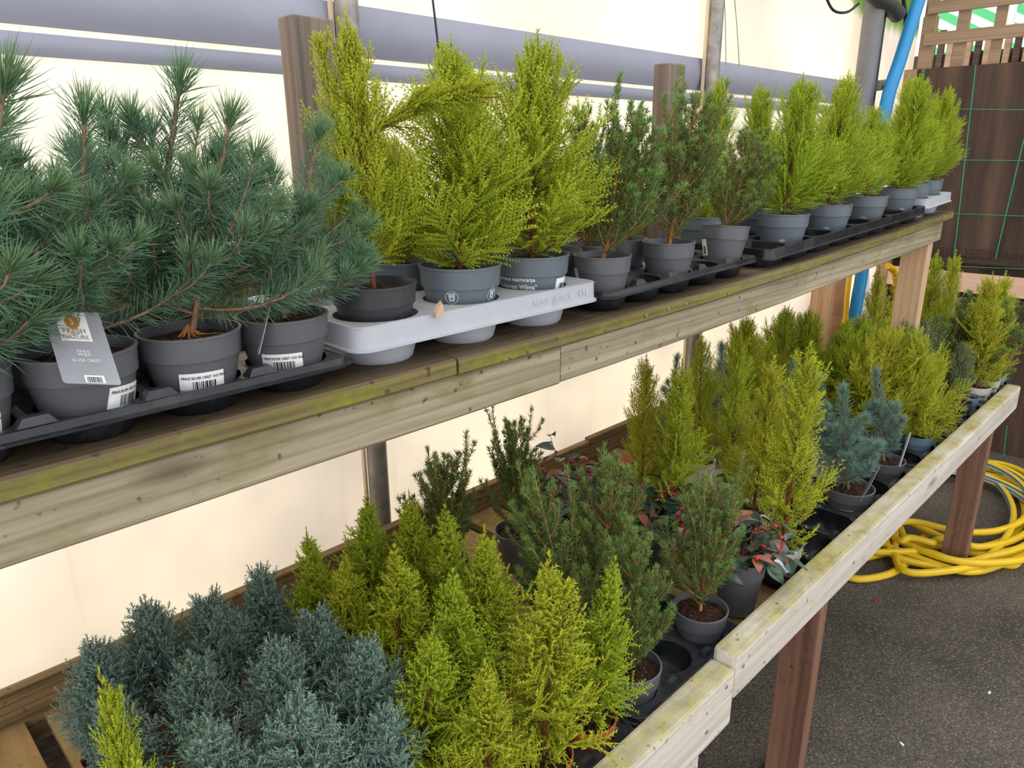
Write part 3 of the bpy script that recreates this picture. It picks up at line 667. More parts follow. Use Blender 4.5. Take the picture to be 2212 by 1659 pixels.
def gen_cypress(seed, Hh, R, nb, prof, leafL, leafW, spr_step=0.009, leaf_step=0.0036, spr_len=0.4, a_lo=60, a_hi=22, up_lo=28, up_hi=10, wave=0.35, leaders=1, bushy=0.0, arm=None, tmin=0.03, splay=45):
    rg = random.Random(seed); nr = np.random.RandomState(seed)
    stems = []; P = []; D = []; L = []; Wd = []; TT = []
    lead = [curve_branch((0, 0, 0), rg.uniform(0, 6), 0.0, 0.04, Hh, 8)]
    for k in range(leaders-1):
        b, t = along(lead[0], rg.uniform(0.25, 0.5)); lead.append(curve_branch(b, k*2.2+rg.uniform(0, 1), 0.26, 0.03, Hh*rg.uniform(0.97, 0.78)-b[2], 6))
    for q, l in enumerate(lead): stems.append((l, np.linspace(0.0042*Hh/0.3, 0.0007, len(l))*(1 if q == 0 else 0.6)))
    brs = []; mn = []
    for i in range(nb):
        t = tmin+(0.88-tmin)*((i+rg.random())/nb)**0.92; l = lead[0] if leaders == 1 or rg.random() < 0.6 or t < 0.4 else rg.choice(lead[1:])
        b, _ = along(l, t if l is lead[0] else min(0.98, max(0.05, (t*Hh-l[0][2])/max(1e-3, l[-1][2]-l[0][2]))))
        Lb = R*prof(t)*rg.choice((rg.uniform(0.5, .95), rg.uniform(.8, 1.3)))+0.005
        az = i*2.39996+rg.uniform(-.4, .4)
        a0 = math.radians(a_lo+(a_hi-a_lo)*t)*rg.uniform(.85, 1.15); a1 = math.radians(up_lo+(up_hi-up_lo)*t)*rg.uniform(.7, 1.3)
        brs.append((curve_branch(b, az, a0, a1, Lb*1.15, 6, rg, wave*.4), Lb*1.15, 1.0)); mn.append(1-.55*t)
    if arm:
        for z, az, Lb in arm:
            b, _ = along(lead[0], z); main = curve_branch(b, az, math.radians(50), math.radians(96), Lb, 8, rg, 0.05); brs.append((main, Lb, 0.45)); stems.append((main, np.linspace(0.002, 0.0006, len(main))))
            for q in range(26):
                bb, tt = along(main, 0.15+0.83*q/26); brs.append((curve_branch(bb, az+rg.uniform(-.9, .9), math.radians(rg.uniform(55, 115)), math.radians(rg.uniform(60, 100)), Lb*0.33*rg.uniform(.6, 1.1), 5, rg, .2), Lb*0.33, 1.0))
    for l in lead: brs.append((l[-4:] if len(l) > 4 else l, Hh*0.35, 0.16))
    for bi, (pts, Lb, ssc) in enumerate(brs):
        mscale = mn[bi] if bi < len(mn) else (1.35 if ssc < .3 else 1.0)
        if ssc == 1.0: stems.append((pts, np.linspace(0.0011, 0.0004, len(pts))))
        ns = max(3, int(Lb/spr_step)); roll = rg.uniform(0, 3.14)
        for j in range(ns+1):
            s = 0.12+0.88*j/ns; b, t = along(pts, s)
            u, v = frame(t); side = math.cos(roll)*u+math.sin(roll)*v
            if rg.random() < 0.35: side = rot_about(side, t, rg.uniform(0, 6.28))
            ls = (Lb*spr_len*(1-0.75*s)*ssc*(1.0 if ssc > .3 else (1.3-s))+0.010*mscale*(1.0 if ssc > .3 else 1.15-.6*s))*rg.uniform(.75, 1.25)
            for sg in (1, -1) if j < ns else (0,):
                ang = math.radians(splay)*rg.uniform(.7, 1.2)*sg; dv = math.cos(ang)*t+math.sin(ang)*side; dv[2] += 0.15; dv /= np.linalg.norm(dv)
                nl = max(3, int(ls/leaf_step)); sv = np.linspace(0.0, 1, nl+1)
                cc = b[None]+dv[None]*ls*sv[:, None]
                nrm = np.cross(dv, side); nrm = nrm/(np.linalg.norm(nrm)+1e-9); latv = np.cross(nrm, dv)
                for lg in (1, -1):
                    an = np.radians(nr.uniform(28, 52, nl+1))*lg
                    Dd = dv[None]*np.cos(an)[:, None]+latv[None]*np.sin(an)[:, None]+nr.normal(0, 0.22, (nl+1, 3)); 
                    P.append(cc); D.append(Dd); L.append(leafL*nr.uniform(.7, 1.2, nl+1)*(1-0.35*sv)); Wd.append(np.full(nl+1, leafW))
                    TT.append(np.stack([np.clip(0.15+0.55*sv*(0.4+0.6*s)+nr.normal(0, .1, nl+1), 0, 1), np.full(nl+1, nr.uniform(0.2, 0.8))+nr.normal(0, .1, nl+1)], 1))
                P.append(b[None]); D.append(dv[None]); L.append(np.array([ls+leafL*0.6])); Wd.append(np.array([leafW*0.9])); TT.append(np.array([[0.5, 0.5]]))
    return stems, needles(np.concatenate(P), np.concatenate(D), np.concatenate(L), np.concatenate(Wd), np.clip(np.concatenate(TT), 0, 1))

def radial(pts, Lst, per_m, nl, ww, nr, ang0, ang1, tiptuft=0, tipang=25, tint0=0.1, tip_len=1.0, droop=0.0):
    n = max(6, int(Lst*per_m)); sv = nr.uniform(0.03, 1, n); sv = np.concatenate([sv, nr.uniform(0.93, 1.0, tiptuft)])
    P = []; D = []
    for s in sv:
        b, t = along(pts, s); P.append(b); D.append(t)
    P = np.array(P); Tn = np.array(D); m = len(sv)
    A = np.where(np.abs(Tn[:, 2:3]) < 0.9, np.array([[0, 0, 1.0]]), np.array([[1.0, 0, 0]])); U = np.cross(Tn, A); U /= np.linalg.norm(U, axis=1, keepdims=True); Wv = np.cross(Tn, U)
    ph = nr.uniform(0, 6.283, m); an = np.radians(ang0+(ang1-ang0)*sv+nr.normal(0, 8, m)); an[n:] = np.radians(np.abs(nr.normal(tipang, 14, tiptuft)))
    Dd = Tn*np.cos(an)[:, None]+(U*np.cos(ph)[:, None]+Wv*np.sin(ph)[:, None])*np.sin(an)[:, None]
    L = nl*nr.uniform(.75, 1.15, m); L[n:] *= tip_len
    tint = np.stack([np.clip(tint0+0.55*np.clip((sv-0.8)/0.2, 0, 1)+nr.normal(0, .08, m), 0, 1), np.clip(nr.normal(.5, .22, m), 0, 1)], 1)
    bend = nr.normal(0, nl*0.09, (m, 3)); bend[:, 2] += nl*0.06-droop
    return P, Dd, L, np.full(m, ww), tint, bend

def gen_pine(seed, Hh, R, nb, nl=0.035, leaders=1, per_m=1350, ww=0.0005):
    rg = random.Random(seed); nr = np.random.RandomState(seed); stems = []; parts = []
    lead = curve_branch((0, 0, 0), rg.uniform(0, 6), 0.05, -0.03, Hh-nl*0.9, 8, rg, 0.3); stems.append((lead, np.linspace(0.0042, 0.0018, len(lead))))
    parts.append(radial(lead[2:], Hh*.75, per_m*1.1, nl, ww, nr, 68, 42, 70, 22, 0.05))
    for i in range(nb):
        t = 0.04+0.60*((i+rg.random()*.8)/nb)**1.15; b, _ = along(lead, t); az = i*2.4+rg.uniform(-.5, .5)
        Lb = R*(1.2-1.0*t)*rg.uniform(.6, 1.15)
        if i < leaders-1: pts = curve_branch(along(lead, 0.3)[0], az, 0.6, 0.03, Hh*rg.uniform(.55, .7), 7, rg, .1); Lb = Hh*.5
        else: pts = curve_branch(b, az, math.radians(rg.uniform(62, 88)-22*t), math.radians(rg.uniform(18, 42)), Lb, 6, rg, .2)
        stems.append((pts, np.linspace(0.002, 0.0011, len(pts))))
        parts.append(radial(pts, Lb, per_m, nl*rg.uniform(.75, .95), ww, nr, 66, 46, 48, 26, 0.05))
        for q in range(rg.randint(0, 2)):
            bb, tt = along(pts, rg.uniform(.3, .7)); p2 = curve_branch(bb, az+rg.choice((-1, 1))*rg.uniform(.5, 1.1), math.radians(60), math.radians(25), Lb*.45, 5, rg, .1)
            stems.append((p2, np.linspace(0.0013, 0.0009, len(p2)))); parts.append(radial(p2, Lb*.45, per_m, nl*.8, ww, nr, 62, 42, 36, 26, 0.05))
    cat = [np.concatenate([p[k] for p in parts]) for k in range(6)]
    return stems, needles(cat[0], cat[1], cat[2], cat[3], cat[4], cat[5])

def gen_spruce(seed, Hh, R, nb, nl=0.0125, leaders=2, per_m=1050, ww=0.0006, sub=3):
    rg = random.Random(seed); nr = np.random.RandomState(seed); stems = []; parts = []
    lead = curve_branch((0, 0, 0), 0, 0.0, 0.03, Hh, 8, rg, .2); stems.append((lead, np.linspace(0.0042, 0.0012, len(lead))))
    parts.append(radial(lead[2:], Hh*.75, per_m*1.3, nl, ww, nr, 60, 45, 26, 25, 0.1))
    for i in range(nb):
        t = 0.02+0.85*((i+rg.random()*.8)/nb)**1.4; b, _ = along(lead, t); az = i*2.4+rg.uniform(-.5, .5)
        Lb = R*(1.2*(1-t)**.8+.16)*rg.uniform(.6, 1.25)
        if i < leaders-1: b, _ = along(lead, 0.12+.1*i); pts = curve_branch(b, az, math.radians(rg.uniform(24, 36)), math.radians(rg.uniform(0, 6)), Hh*rg.uniform(.68, .9), 8, rg, .1); Lb = Hh*.7
        else: pts = curve_branch(b, az, math.radians(rg.uniform(46, 70)-14*t), math.radians(rg.uniform(6, 28)), Lb, 6, rg, .2)
        stems.append((pts, np.linspace(0.0019, 0.0009, len(pts)))); parts.append(radial(pts, Lb, per_m, nl, ww, nr, 62, 48, 18, 28, 0.1))
        ns = sub if Lb > .05 else 2
        for q in range(ns):
            s = .25+.6*q/ns; bb, tt = along(pts, s); p2 = curve_branch(bb, az+(1 if q % 2 else -1)*rg.uniform(.5, 1.0), math.radians(rg.uniform(36, 60)), math.radians(rg.uniform(10, 30)), Lb*.42*(1.1-s*.5), 5, rg, .1)
            stems.append((p2, np.linspace(0.0011, 0.0007, len(p2)))); parts.append(radial(p2, Lb*.4, per_m, nl*.95, ww, nr, 62, 46, 14, 28, 0.1))
    cat = [np.concatenate([p[k] for p in parts]) for k in range(6)]
    return stems, needles(cat[0], cat[1], cat[2], cat[3], cat[4], cat[5])

FOL = {}
def reg(key, gen, leaf, bark, Hh):
    stems, (V, T, tint) = gen
    sv, st = stem_geo(stems); 
    FOL[key] = (tri_mesh('stem', sv, st, None, None, [bark]), tri_mesh('foliage', V, T, tint, None, [leaf]), Hh)
cone = lambda t: min(1.0, .6+3*t)*max(0.0, (1-t))**1.12+.03
cone2 = lambda t: min(1.0, .62+2.4*t)*max(0.0, 1-t)**.92+.05
bush = lambda t: (1-t**1.8)*(0.7+0.3*min(1, t/0.25))
bush2 = lambda t: (1-t**1.25)*(0.75+0.25*min(1, t/0.2))+.05
spire = lambda t: (0.95*(1-t)**0.75+0.10)*(1.0 if t > .15 else .85)
for k in range(3): reg('lime%d' % k, gen_cypress(10+k, 0.29, 0.082, 78, cone, 0.0080, 0.0011, 0.0105, 0.0046, spr_len=.5, a_lo=76, a_hi=26, up_lo=40, up_hi=12, tmin=0.0, leaders=1+(k == 1)), M['lime'], M['bark'], 0.29)
for k in range(3): reg('wilma%d' % k, gen_cypress(20+k, 0.30, 0.112, 130, cone2, 0.0074, 0.0009, 0.0092, 0.0046, a_lo=84, a_hi=20, up_lo=44, up_hi=5, leaders=3+k, splay=36, tmin=0.02, spr_len=.42), M['lime'], M['bark'], 0.30)
reg('wilma_arm', gen_cypress(31, 0.32, 0.09, 120, cone2, 0.0074, 0.0009, 0.0092, 0.0046, a_lo=76, a_hi=18, up_lo=34, up_hi=5, leaders=3, splay=34, arm=[(0.56, -0.75, 0.16)], tmin=.1), M['lime'], M['bark'], 0.32)
for k in range(3): reg('gold%d' % k, gen_cypress(40+k, 0.38, 0.09, 70, spire, 0.0135, 0.0011, 0.0125, 0.0075, a_lo=72, a_hi=32, up_lo=40, up_hi=18, splay=34, spr_len=.5, tmin=0.0), M['gold'], M['bark'], 0.38)
for k in range(2): reg('goldbush%d' % k, gen_cypress(46+k, 0.25, 0.125, 110, bush, 0.0095, 0.001, 0.0098, 0.0055, a_lo=98, a_hi=24, up_lo=62, up_hi=14, splay=38, tmin=.0), M['gold'], M['bark'], 0.25)
for k in range(3): reg('blue%d' % k, gen_cypress(50+k, 0.24, 0.09, 86, bush2, 0.0095, 0.0011, 0.0105, 0.0046, a_lo=66, a_hi=30, up_lo=30, up_hi=14, splay=50, leaders=1+k), M['blue'], M['bark'], 0.24)
for k in range(2): reg('hebe%d' % k, gen_cypress(60+k, 0.22, 0.085, 60, bush, 0.0075, 0.0013, 0.012, 0.0055, a_lo=60, a_hi=25, splay=40), M['darkgreen'], M['bark'], 0.22)
for k in range(3): reg('pine%d' % k, gen_pine(70+k, 0.27, 0.12, 17, leaders=1+(k == 1)*2), M['pine'], M['bark_pine'], 0.27)
for k in range(2): reg('bluepine%d' % k, gen_pine(80+k, 0.28, 0.085, 15, nl=0.028, per_m=2000, ww=0.00055), M['bluepine'], M['bark_pine'], 0.28)
for k in range(4): reg('spruce%d' % k, gen_spruce(90+k, 0.25, 0.105, 38, leaders=2+(k % 2)*3), M['spruce'], M['bark_orange'], 0.25)

# ------------------------------------------------------------------ pots and potted plants
def pot_r(Rr, Hp, z): return Rr*(0.70+0.225*min(1.0, z/(Hp*0.68))) if z < Hp*0.68 else Rr*(0.965+0.035*(z-Hp*0.68)/(Hp*0.32))
POT = {}
def pot_mesh(kind):
    Rr, Hp, mat, rimmat = {'pine': (.0525, .083, 'pot_grey', None), 'wilma': (.060, .095, 'pot_slate', None), 'wilmadark': (.056, .085, 'pot_dark', None), 'spruce': (.050, .090, 'pot_grey', None),
        'terra': (.0425, .072, 'pot_terra', None), 'white': (.047, .085, 'pot_white', None), 'whiteblue': (.042, .085, 'pot_white', 'pot_blue'), 'bluepot': (.043, .08, 'pot_blue', None), 'tall': (.050, .125, 'pot_grey', None), 'dark': (.048, .090, 'pot_dark', None), 'bigpine': (.060, .088, 'pot_grey', None)}[kind]
    if kind in POT: return POT[kind]
    prof = [(0.0005, 0.001), (Rr*.66, 0.0), (Rr*.70, 0.002), (Rr*.925, Hp*.68), (Rr*.965, Hp*.685), (Rr*.968, Hp*.70), (Rr*.995, Hp*.965), (Rr*1.02, Hp*.97), (Rr*1.02, Hp*.995), (Rr, Hp), (Rr*.965, Hp), (Rr*.95, Hp*.97), (Rr*.90, Hp*.7), (Rr*.70, Hp*.06)]
    V, Fc = lathe(prof, 36); fm = []
    for i in range(len(prof)-1): fm += [1 if (rimmat and 6 <= i <= 11) else 0]*36
    mats = [M[mat]]+([M[rimmat]] if rimmat else [])
    pm = pymesh('pot', V, Fc, mats, True, fm)
    rg = random.Random(len(POT)); SV = []; SF = []; seg, rn = 24, 7; rs = Rr*.935
    SV.append((0, 0, Hp*.87+.002))
    for i in range(1, rn+1):
        for k in range(seg):
            a = 2*math.pi*(k+.5*(i % 2))/seg; r = rs*i/rn; SV.append((r*math.cos(a), r*math.sin(a), Hp*.85+.006*(1-(i/rn)**2)+rg.uniform(-.0018, .0022)))
    for k in range(seg): SF.append((0, 1+k, 1+(k+1) % seg))
    for i in range(1, rn):
        for k in range(seg): a = 1+(i-1)*seg+k; b = 1+(i-1)*seg+(k+1) % seg; SF.append((a, a+seg, b+seg, b))
    sm_ = pymesh('soil', SV, SF, M['soil'], False)
    POT[kind] = (pm, sm_, Rr, Hp); return POT[kind]
def face_cam(x, y): return math.atan2(-y, -x)
NAMES = {'lime': 'potted_cypress', 'wilma': 'potted_cypress', 'gold': 'potted_cypress', 'goldb': 'potted_cypress', 'blue': 'potted_cypress', 'hebe': 'potted_shrub', 'pine': 'potted_pine', 'bluep': 'potted_pine', 'spruc': 'potted_spruce'}
_rg = random.Random(77)
def plant(fol, pot, xy, z, tip, label, group=None, wide=1.0, turn=None, stem_h=0.0):
    """tip: photo pixel of the top, or a number = plant height above soil"""
    pm, sm_, Rr, Hp = pot_mesh(pot); x, y = xy
    key = [k for k in NAMES if fol.startswith(k)]; nm = NAMES[sorted(key, key=len)[-1]]
    e = empty(nm, (x, y, z), label, {'potted_cypress': 'cypress', 'potted_pine': 'pine', 'potted_spruce': 'spruce', 'potted_shrub': 'shrub'}[nm], group)
    link('pot', pm, e); link('soil', sm_, e, (0, 0, 0), (0, 0, _rg.uniform(0, 6)))
    zsoil = z+Hp*.86
    if isinstance(tip, tuple): T = tip_at((x, y, zsoil), *tip)
    else: T = np.array([x, y, zsoil+tip])
    ax = Vector(T-np.array([x, y, zsoil])); hh = ax.length
    sme, fme, H0 = FOL[fol]; sc = hh/H0
    q = Vector((0, 0, 1)).rotation_difference(ax.normalized()); tz = _rg.uniform(0, 6.28) if turn is None else turn
    rot = (q.to_matrix() @ Matrix.Rotation(tz, 3, 'Z')).to_euler()
    sxy = wide*sc if wide > 0 else -wide
    a = link('stem', sme, e, (0, 0, Hp*.85), rot, (sxy, sxy, sc)); b = link('needles' if 'pin' in fol or 'spr' in fol else 'foliage', fme, e, (0, 0, Hp*.85), rot, (sxy, sxy, sc)); b['kind'] = 'stuff'
    e['_pot'] = pot; return e
def on_pot(e, prn, name, mats, zc, off_deg, tilt=0.0, eps=0.0007, label=None, back=None):
    """wrap a flat print round the pot of e; off_deg = degrees to the right of the side facing the room"""
    pot = e['_pot']; _, _, Rr, Hp = POT[pot]; x, y, z = e.location; ph = face_cam(x, y)+math.radians(off_deg)
    def fn(u, v, ep):
        uu = u*math.cos(tilt)-v*math.sin(tilt); vv = u*math.sin(tilt)+v*math.cos(tilt)
        zz = zc+vv; r = pot_r(Rr, Hp, zz)+ep; a = ph+uu/r; return (r*math.cos(a), r*math.sin(a), zz)
    if back:
        w, h = back; V = [(w*(i/8-.5), h*(j-.5)) for j in (0, 1) for i in range(9)]; n = 18
        Vf = [fn(a, b, eps) for a, b in V]+[fn(a, b, 0.0001) for a, b in V]
        Fc = [(i, i+1, i+10, i+9) for i in range(8)]+[(i+n, i+n+9, i+n+10, i+n+1) for i in range(8)]
        st = link(name, pymesh(name, Vf, Fc, M['white']), e)
        if prn and prn.F: link('print', pymesh('print', [fn(a, b, eps+0.0005) for a, b in prn.V], prn.F, mats, fm=prn.m), st)
        if label: st['label'] = label
        return st
    o = link(name, pymesh(name, [fn(a, b, eps) for a, b in prn.V], prn.F, mats, fm=prn.m), e)
    if label: o['label'] = label
    return o
def sticker(e, zc, off, text='', tilt=0.0, w=0.046, h=0.022, seed=1):
    p = Print()
    if text: p.text(text, 0.0042, (0.002, h*0.26), 0, True, 0.80)
    p.bars(-w*0.22, w*0.30, -h*0.42, h*0.08, 0, seed)
    return on_pot(e, p, 'barcode_sticker', [M['black_ink']], zc, off, tilt, back=(w, h), label='white barcode sticker')
def emblem(e, zc, off, s=1.0):
    p = Print(); p.ring(0, 0, .0088*s, .0098*s, 0); p.add([(-.0048*s, .004*s), (.0048*s, .004*s), (.0038*s, -.006*s), (-.0038*s, -.006*s)], [(0, 3, 2, 1)], 0); p.rect(-.0058*s, .0058*s, .0044*s, .0062*s, 0)
    p.add([(-.0022*s, -.003*s), (.0022*s, -.003*s), (0, .0018*s)], [(0, 1, 2)], 1)
    return on_pot(e, p, 'emblem', [M['paleprint'], M['pot_slate']], zc, off, label='pale round recycling emblem')
def card(e, corners_world, mat, name='care_tag', deco=None, label=None):
    """thin card from four world points TL TR BR BL; deco(u,v print) drawn on its front"""
    L0 = np.array(e.location); TL, TR, BR, BL = [np.array(c)-L0 for c in corners_world]; BR = TR+BL-TL
    nrm = np.cross(BL-TL, TR-TL); nrm /= np.linalg.norm(nrm); cw = np.array([0, 0, ZC])-L0-TL
    if nrm @ cw < 0: nrm = -nrm
    def fn(u, v, ep): p = TL*(1-u)*v+TR*u*v+BR*u*(1-v)+BL*(1-u)*(1-v); return p+nrm*ep
    pts = []; r = 0.05
    for cu, cv, a0 in ((1-r, 1-r, 0), (r, 1-r, 90), (r, r, 180), (1-r, r, 270)):
        for k in range(4): a = math.radians(a0+30*k); pts.append((cu+r*math.cos(a), cv+r*math.sin(a)))
    n = len(pts); V = [fn(u, v, 0.0004) for u, v in pts]+[fn(u, v, -0.0004) for u, v in pts]
    Fc = [tuple(range(n)), tuple(range(2*n-1, n-1, -1))]+[(i, n+i, n+(i+1) % n, (i+1) % n) for i in range(n)]
    o = link(name, pymesh(name, V, Fc, mat), e)
    if label: o['label'] = label
    if deco:
        for nm, p, mats, ep in deco:
            link(nm, pymesh(nm, [fn(a, b, ep) for a, b in p.V], p.F, mats, fm=p.m), o)
    return o

# ---- upper shelf -------------------------------------------------------------
ZP = 1.238
def ux(px, py, y): return aty(px, py, y)[0]
YF = 0.788
PINE_TXT = 'PINUS SILVER CREST 10.5/ 30cm'
pA = plant('pine0', 'pine', (.082, YF), ZP, (22, 78), 'blue-green pine whose pot is cut off at the open end of the shelf', turn=0.5)
pB = plant('pine2', 'pine', (.191, YF), ZP, (186, 165), 'blue-green pine with a grey printed plant card on its pot', turn=1.0)
pC = plant('pine1', 'pine', (.300, YF), ZP, (508, 188), 'blue-green pine with orange trunk and roots showing on the soil', turn=2.2)
pD = plant('pine0', 'pine', (.409, YF), ZP, (705, 232), 'blue-green pine in the grey pot next to the pale grey tray', turn=4.0)
GP = 'pines in the back of the black tray'
plant('pine2', 'pine', (0.300, 0.90), ZP, (403, 102), 'tallest blue-green pine in the second row behind the roots-showing pine', turn=3.0)
plant('pine0', 'pine', (0.082, 0.90), ZP, .25, 'blue-green pine in the back rows of the black pine tray', GP, turn=5.0)
plant('pine1', 'pine', (0.191, 0.90), ZP, .21, 'blue-green pine in the back rows of the black pine tray', GP, turn=0.2)
plant('pine2', 'pine', (0.191, 1.012), ZP, .23, 'blue-green pine in the back rows of the black pine tray', GP, turn=2.0)
sticker(pB, 0.036, 52, PINE_TXT, -0.10, seed=2); sticker(pC, 0.034, 8, PINE_TXT, -0.02, seed=3); sticker(pD, 0.034, -6, PINE_TXT, 0.0, seed=4); sticker(pA, 0.034, 20, PINE_TXT, 0.0, seed=5)
# the printed card on pine B
dB = float((np.array([pB.location[0], pB.location[1], 1.3-ZC]) @ _d))
def atdepth(px, py, dep): v = ray(px, py); return v*dep+np.array([0, 0, ZC])
cw = [atdepth(90, 670, dB-.048), atdepth(213, 676, dB-.040), atdepth(249, 831, dB-.066), atdepth(137, 828, dB-.070)]
p1 = Print(); p1.rect(.20, .74, .58, .985, 0); p2 = Print(); p2.disc(.47, .845, .10, 0, 30, .05, 10)
S = 0.16
p2.V = [((u-.47)*1.25+.47, v) for u, v in p2.V]
p3 = Print()
def ctext(t, size, u, v, mi, sx=1.25):
    V, Fc = text_geo(t, size); p3.add([(a*sx, b) for a, b in V], Fc, mi, (u, v))
ctext('FRESH', .098, .47, .715, 0, 1.5); ctext('FROM', .04, .47, .672, 0, 1.4); ctext('NATURE', .082, .47, .627, 0, 1.45); ctext('S', .13, .47, .845, 1, 1.3)
ctext('PINUS', .055, .52, .435, 1, 1.5); ctext('PINEA', .055, .52, .39, 1, 1.5); ctext('SILVER CREST', .055, .52, .31, 1, 1.5)
p3.rect(.33, .37, .674, .678, 0); p3.rect(.57, .61, .674, .678, 0)
p4 = Print(); p4.rect(.40, .74, .015, .115, 0); p5 = Print(); rgb = random.Random(4); u = .43
while u < .70:
    w = rgb.choice((.006, .01, .016)); p5.rect(u, u+w, .02, .095, 0); u += w+rgb.choice((.006, .01))
card(pB, cw, M['card_grey'], 'plant_card', [('panel', p1, [M['white']], .0008), ('seal', p2, [M['gold_ink']], .0011), ('lettering', p3, [M['brown_ink'], M['white']], .0014), ('barcode_panel', p4, [M['white']], .0008), ('barcode', p5, [M['black_ink']], .0011)], 'grey plant card reading FRESH FROM NATURE, PINUS PINEA SILVER CREST')
dD = float(np.array([pD.location[0], pD.location[1], 1.3-ZC]) @ _d)
card(pD, [atdepth(597, 584, dD-.02), atdepth(602, 586, dD-.055), atdepth(561, 760, dD-.075), atdepth(556, 757, dD-.045)], M['card_grey'], 'plant_card', None, 'grey plant card seen edge-on')
# exposed roots of pine C
for k in range(6):
    a = face_cam(*pC.location[:2])+(-1.2+.48*k); L = [0.0, .012, .024, .034]
    tubep = [np.array(pC.location)+np.array([math.cos(a+.15*i)*r, math.sin(a+.15*i)*r, .083*.86+(.016 if i == 0 else .007-.0015*i)]) for i, r in enumerate(L)]
    tube('root', smooth_curve(tubep, 3), .0012, M['bark_orange'], pC, 5)

YW = .8095
def gcell(i): return .479+.153*(i+.5)
w1 = plant('wilma_arm', 'wilmadark', (gcell(0), YW), 1.252, (738, 28), 'tallest lime cypress in a dark pot with one branch arching sideways', turn=0.0, wide=0.95)
w2 = plant('wilma0', 'wilma', (gcell(1), YW), 1.250, (985, 92), 'bushy lime cypress in the middle of the pale grey tray', wide=1.12)
w3 = plant('wilma1', 'wilma', (gcell(2), YW), 1.250, (1166, 76), 'bushy lime cypress in the pot printed with white lettering', wide=1.15)
emblem(w2, .0545, -14); emblem(w2, .0545, 55)
p = Print(); p.text('Cupressus macrocarpa', .0088, (-.006, .0062), 0, True, .9); p.text('\u201cGoldcrest Wilma\u201d', .0105, (-.004, -.0058), 0, True, .9)
on_pot(w3, p, 'lettering', [M['white']], .0545, -26, label='white lettering naming the cypress')
sticker(w3, .05, 62, '', 0, .03, .02)
GB = 'lime cypresses in the rear row of the pale grey tray'
plant('wilma2', 'wilma', (gcell(1), .9545), 1.243, .20, 'lime cypress in the rear row of the pale grey tray', GB, wide=.8)
plant('wilma0', 'wilma', (gcell(2), .9545), 1.243, .21, 'lime cypress in the rear row of the pale grey tray', GB, wide=.8)
ty = .732
def tcell(i, j): return (.966+.103*(i+.5), ty+.11*(j+.5))
s1 = plant('spruce1', 'spruce', tcell(0, 0), zs(1.0)+.004, (1388, 225), 'tall green spruce with upright shoots beside the pale grey tray', wide=.9, turn=1.0)
s2 = plant('spruce3', 'spruce', tcell(2, 0), zs(1.2)+.006, (1508, 203), 'green spruce in the middle of the dusty black tray', wide=.9, turn=0.4)
s3 = plant('spruce0', 'spruce', tcell(4, 0), zs(1.43)+.016, (1626, 275), 'short green spruce in a tilted pot beside the square-cup tray', wide=1.0)
s3.rotation_euler = (0, math.radians(5), 0)
sticker(s1, .05, -78, '', 0, .03, .035); sticker(s3, .042, -62, '', .1, .02, .034)
s4 = plant('spruce2', 'spruce', tcell(1, 1), zs(1.1)+.004, (1262, 236), 'slim green spruce behind the lime cypresses on the upper shelf', wide=.7)
s5 = plant('spruce0', 'spruce', tcell(2, 1), zs(1.2)+.004, .2, 'green spruce in the rear of the dusty black tray', 'rear spruces on the upper shelf'); sticker(s5, .045, -30, '', 0, .04, .03)
plant('spruce3', 'spruce', tcell(0, 1), zs(1.0)+.004, .17, 'green spruce in the rear of the dusty black tray', 'rear spruces on the upper shelf')
GF = 'lime cypresses in the square-cup tray'
def scell(i, j): return (1.545+.13*(i+.5), .732+.14*(j+.5))
for i, tip, fo, lab in ((1, (1741, 165), 'wilma2', 'lime cypress next to the short green spruce, front row'), (3, (1829, 160), 'wilma0', 'lime cypress with bare brown stems in the square-cup tray'), (5, (1891, 228), 'wilma1', 'shorter lime cypress in the front row of the square-cup tray')):
    xx, yy = scell(i, 0); e = plant(fo, 'wilma', (xx, yy), zs(xx)+.008, tip, lab, wide=.95); emblem(e, .03, 3, .9)
xx, yy = scell(7, 0); e = plant('wilma2', 'wilma', (xx, yy), zs(xx)+.008, (1988, 160), 'tall lime cypress between the square-cup tray and far grey tray', wide=.95); emblem(e, .03, 25, .9)
xx = 2.60+.127*1.5; plant('wilma1', 'wilma', (xx, .81), zs(xx)+.012, (2056, 188), 'last lime cypress on the upper shelf before the brown fabric', wide=.85)
xx = 2.60+.127*.5; plant('wilma0', 'wilma', (xx, .81), zs(xx)+.012, (1962, 170), 'lime cypress in the far grey tray next to the last one', wide=.75)
plant('wilma1', 'wilma', scell(0, 1), zs(1.61)+.006, (1557, 166), 'lime cypress in the rear row behind the green spruces', wide=.7)
plant('wilma2', 'wilma', scell(2, 1), zs(1.87)+.006, (1646, 182), 'lime cypress in the rear row behind the short spruce', wide=.75)
for i in (2, 3): 
    plant('wilma%d' % (i-1), 'wilma', scell(2*i, 1), zs(1.61+.26*i)+.006, .2, 'small lime cypress in the rear row of the square-cup tray', GF, wide=.7)

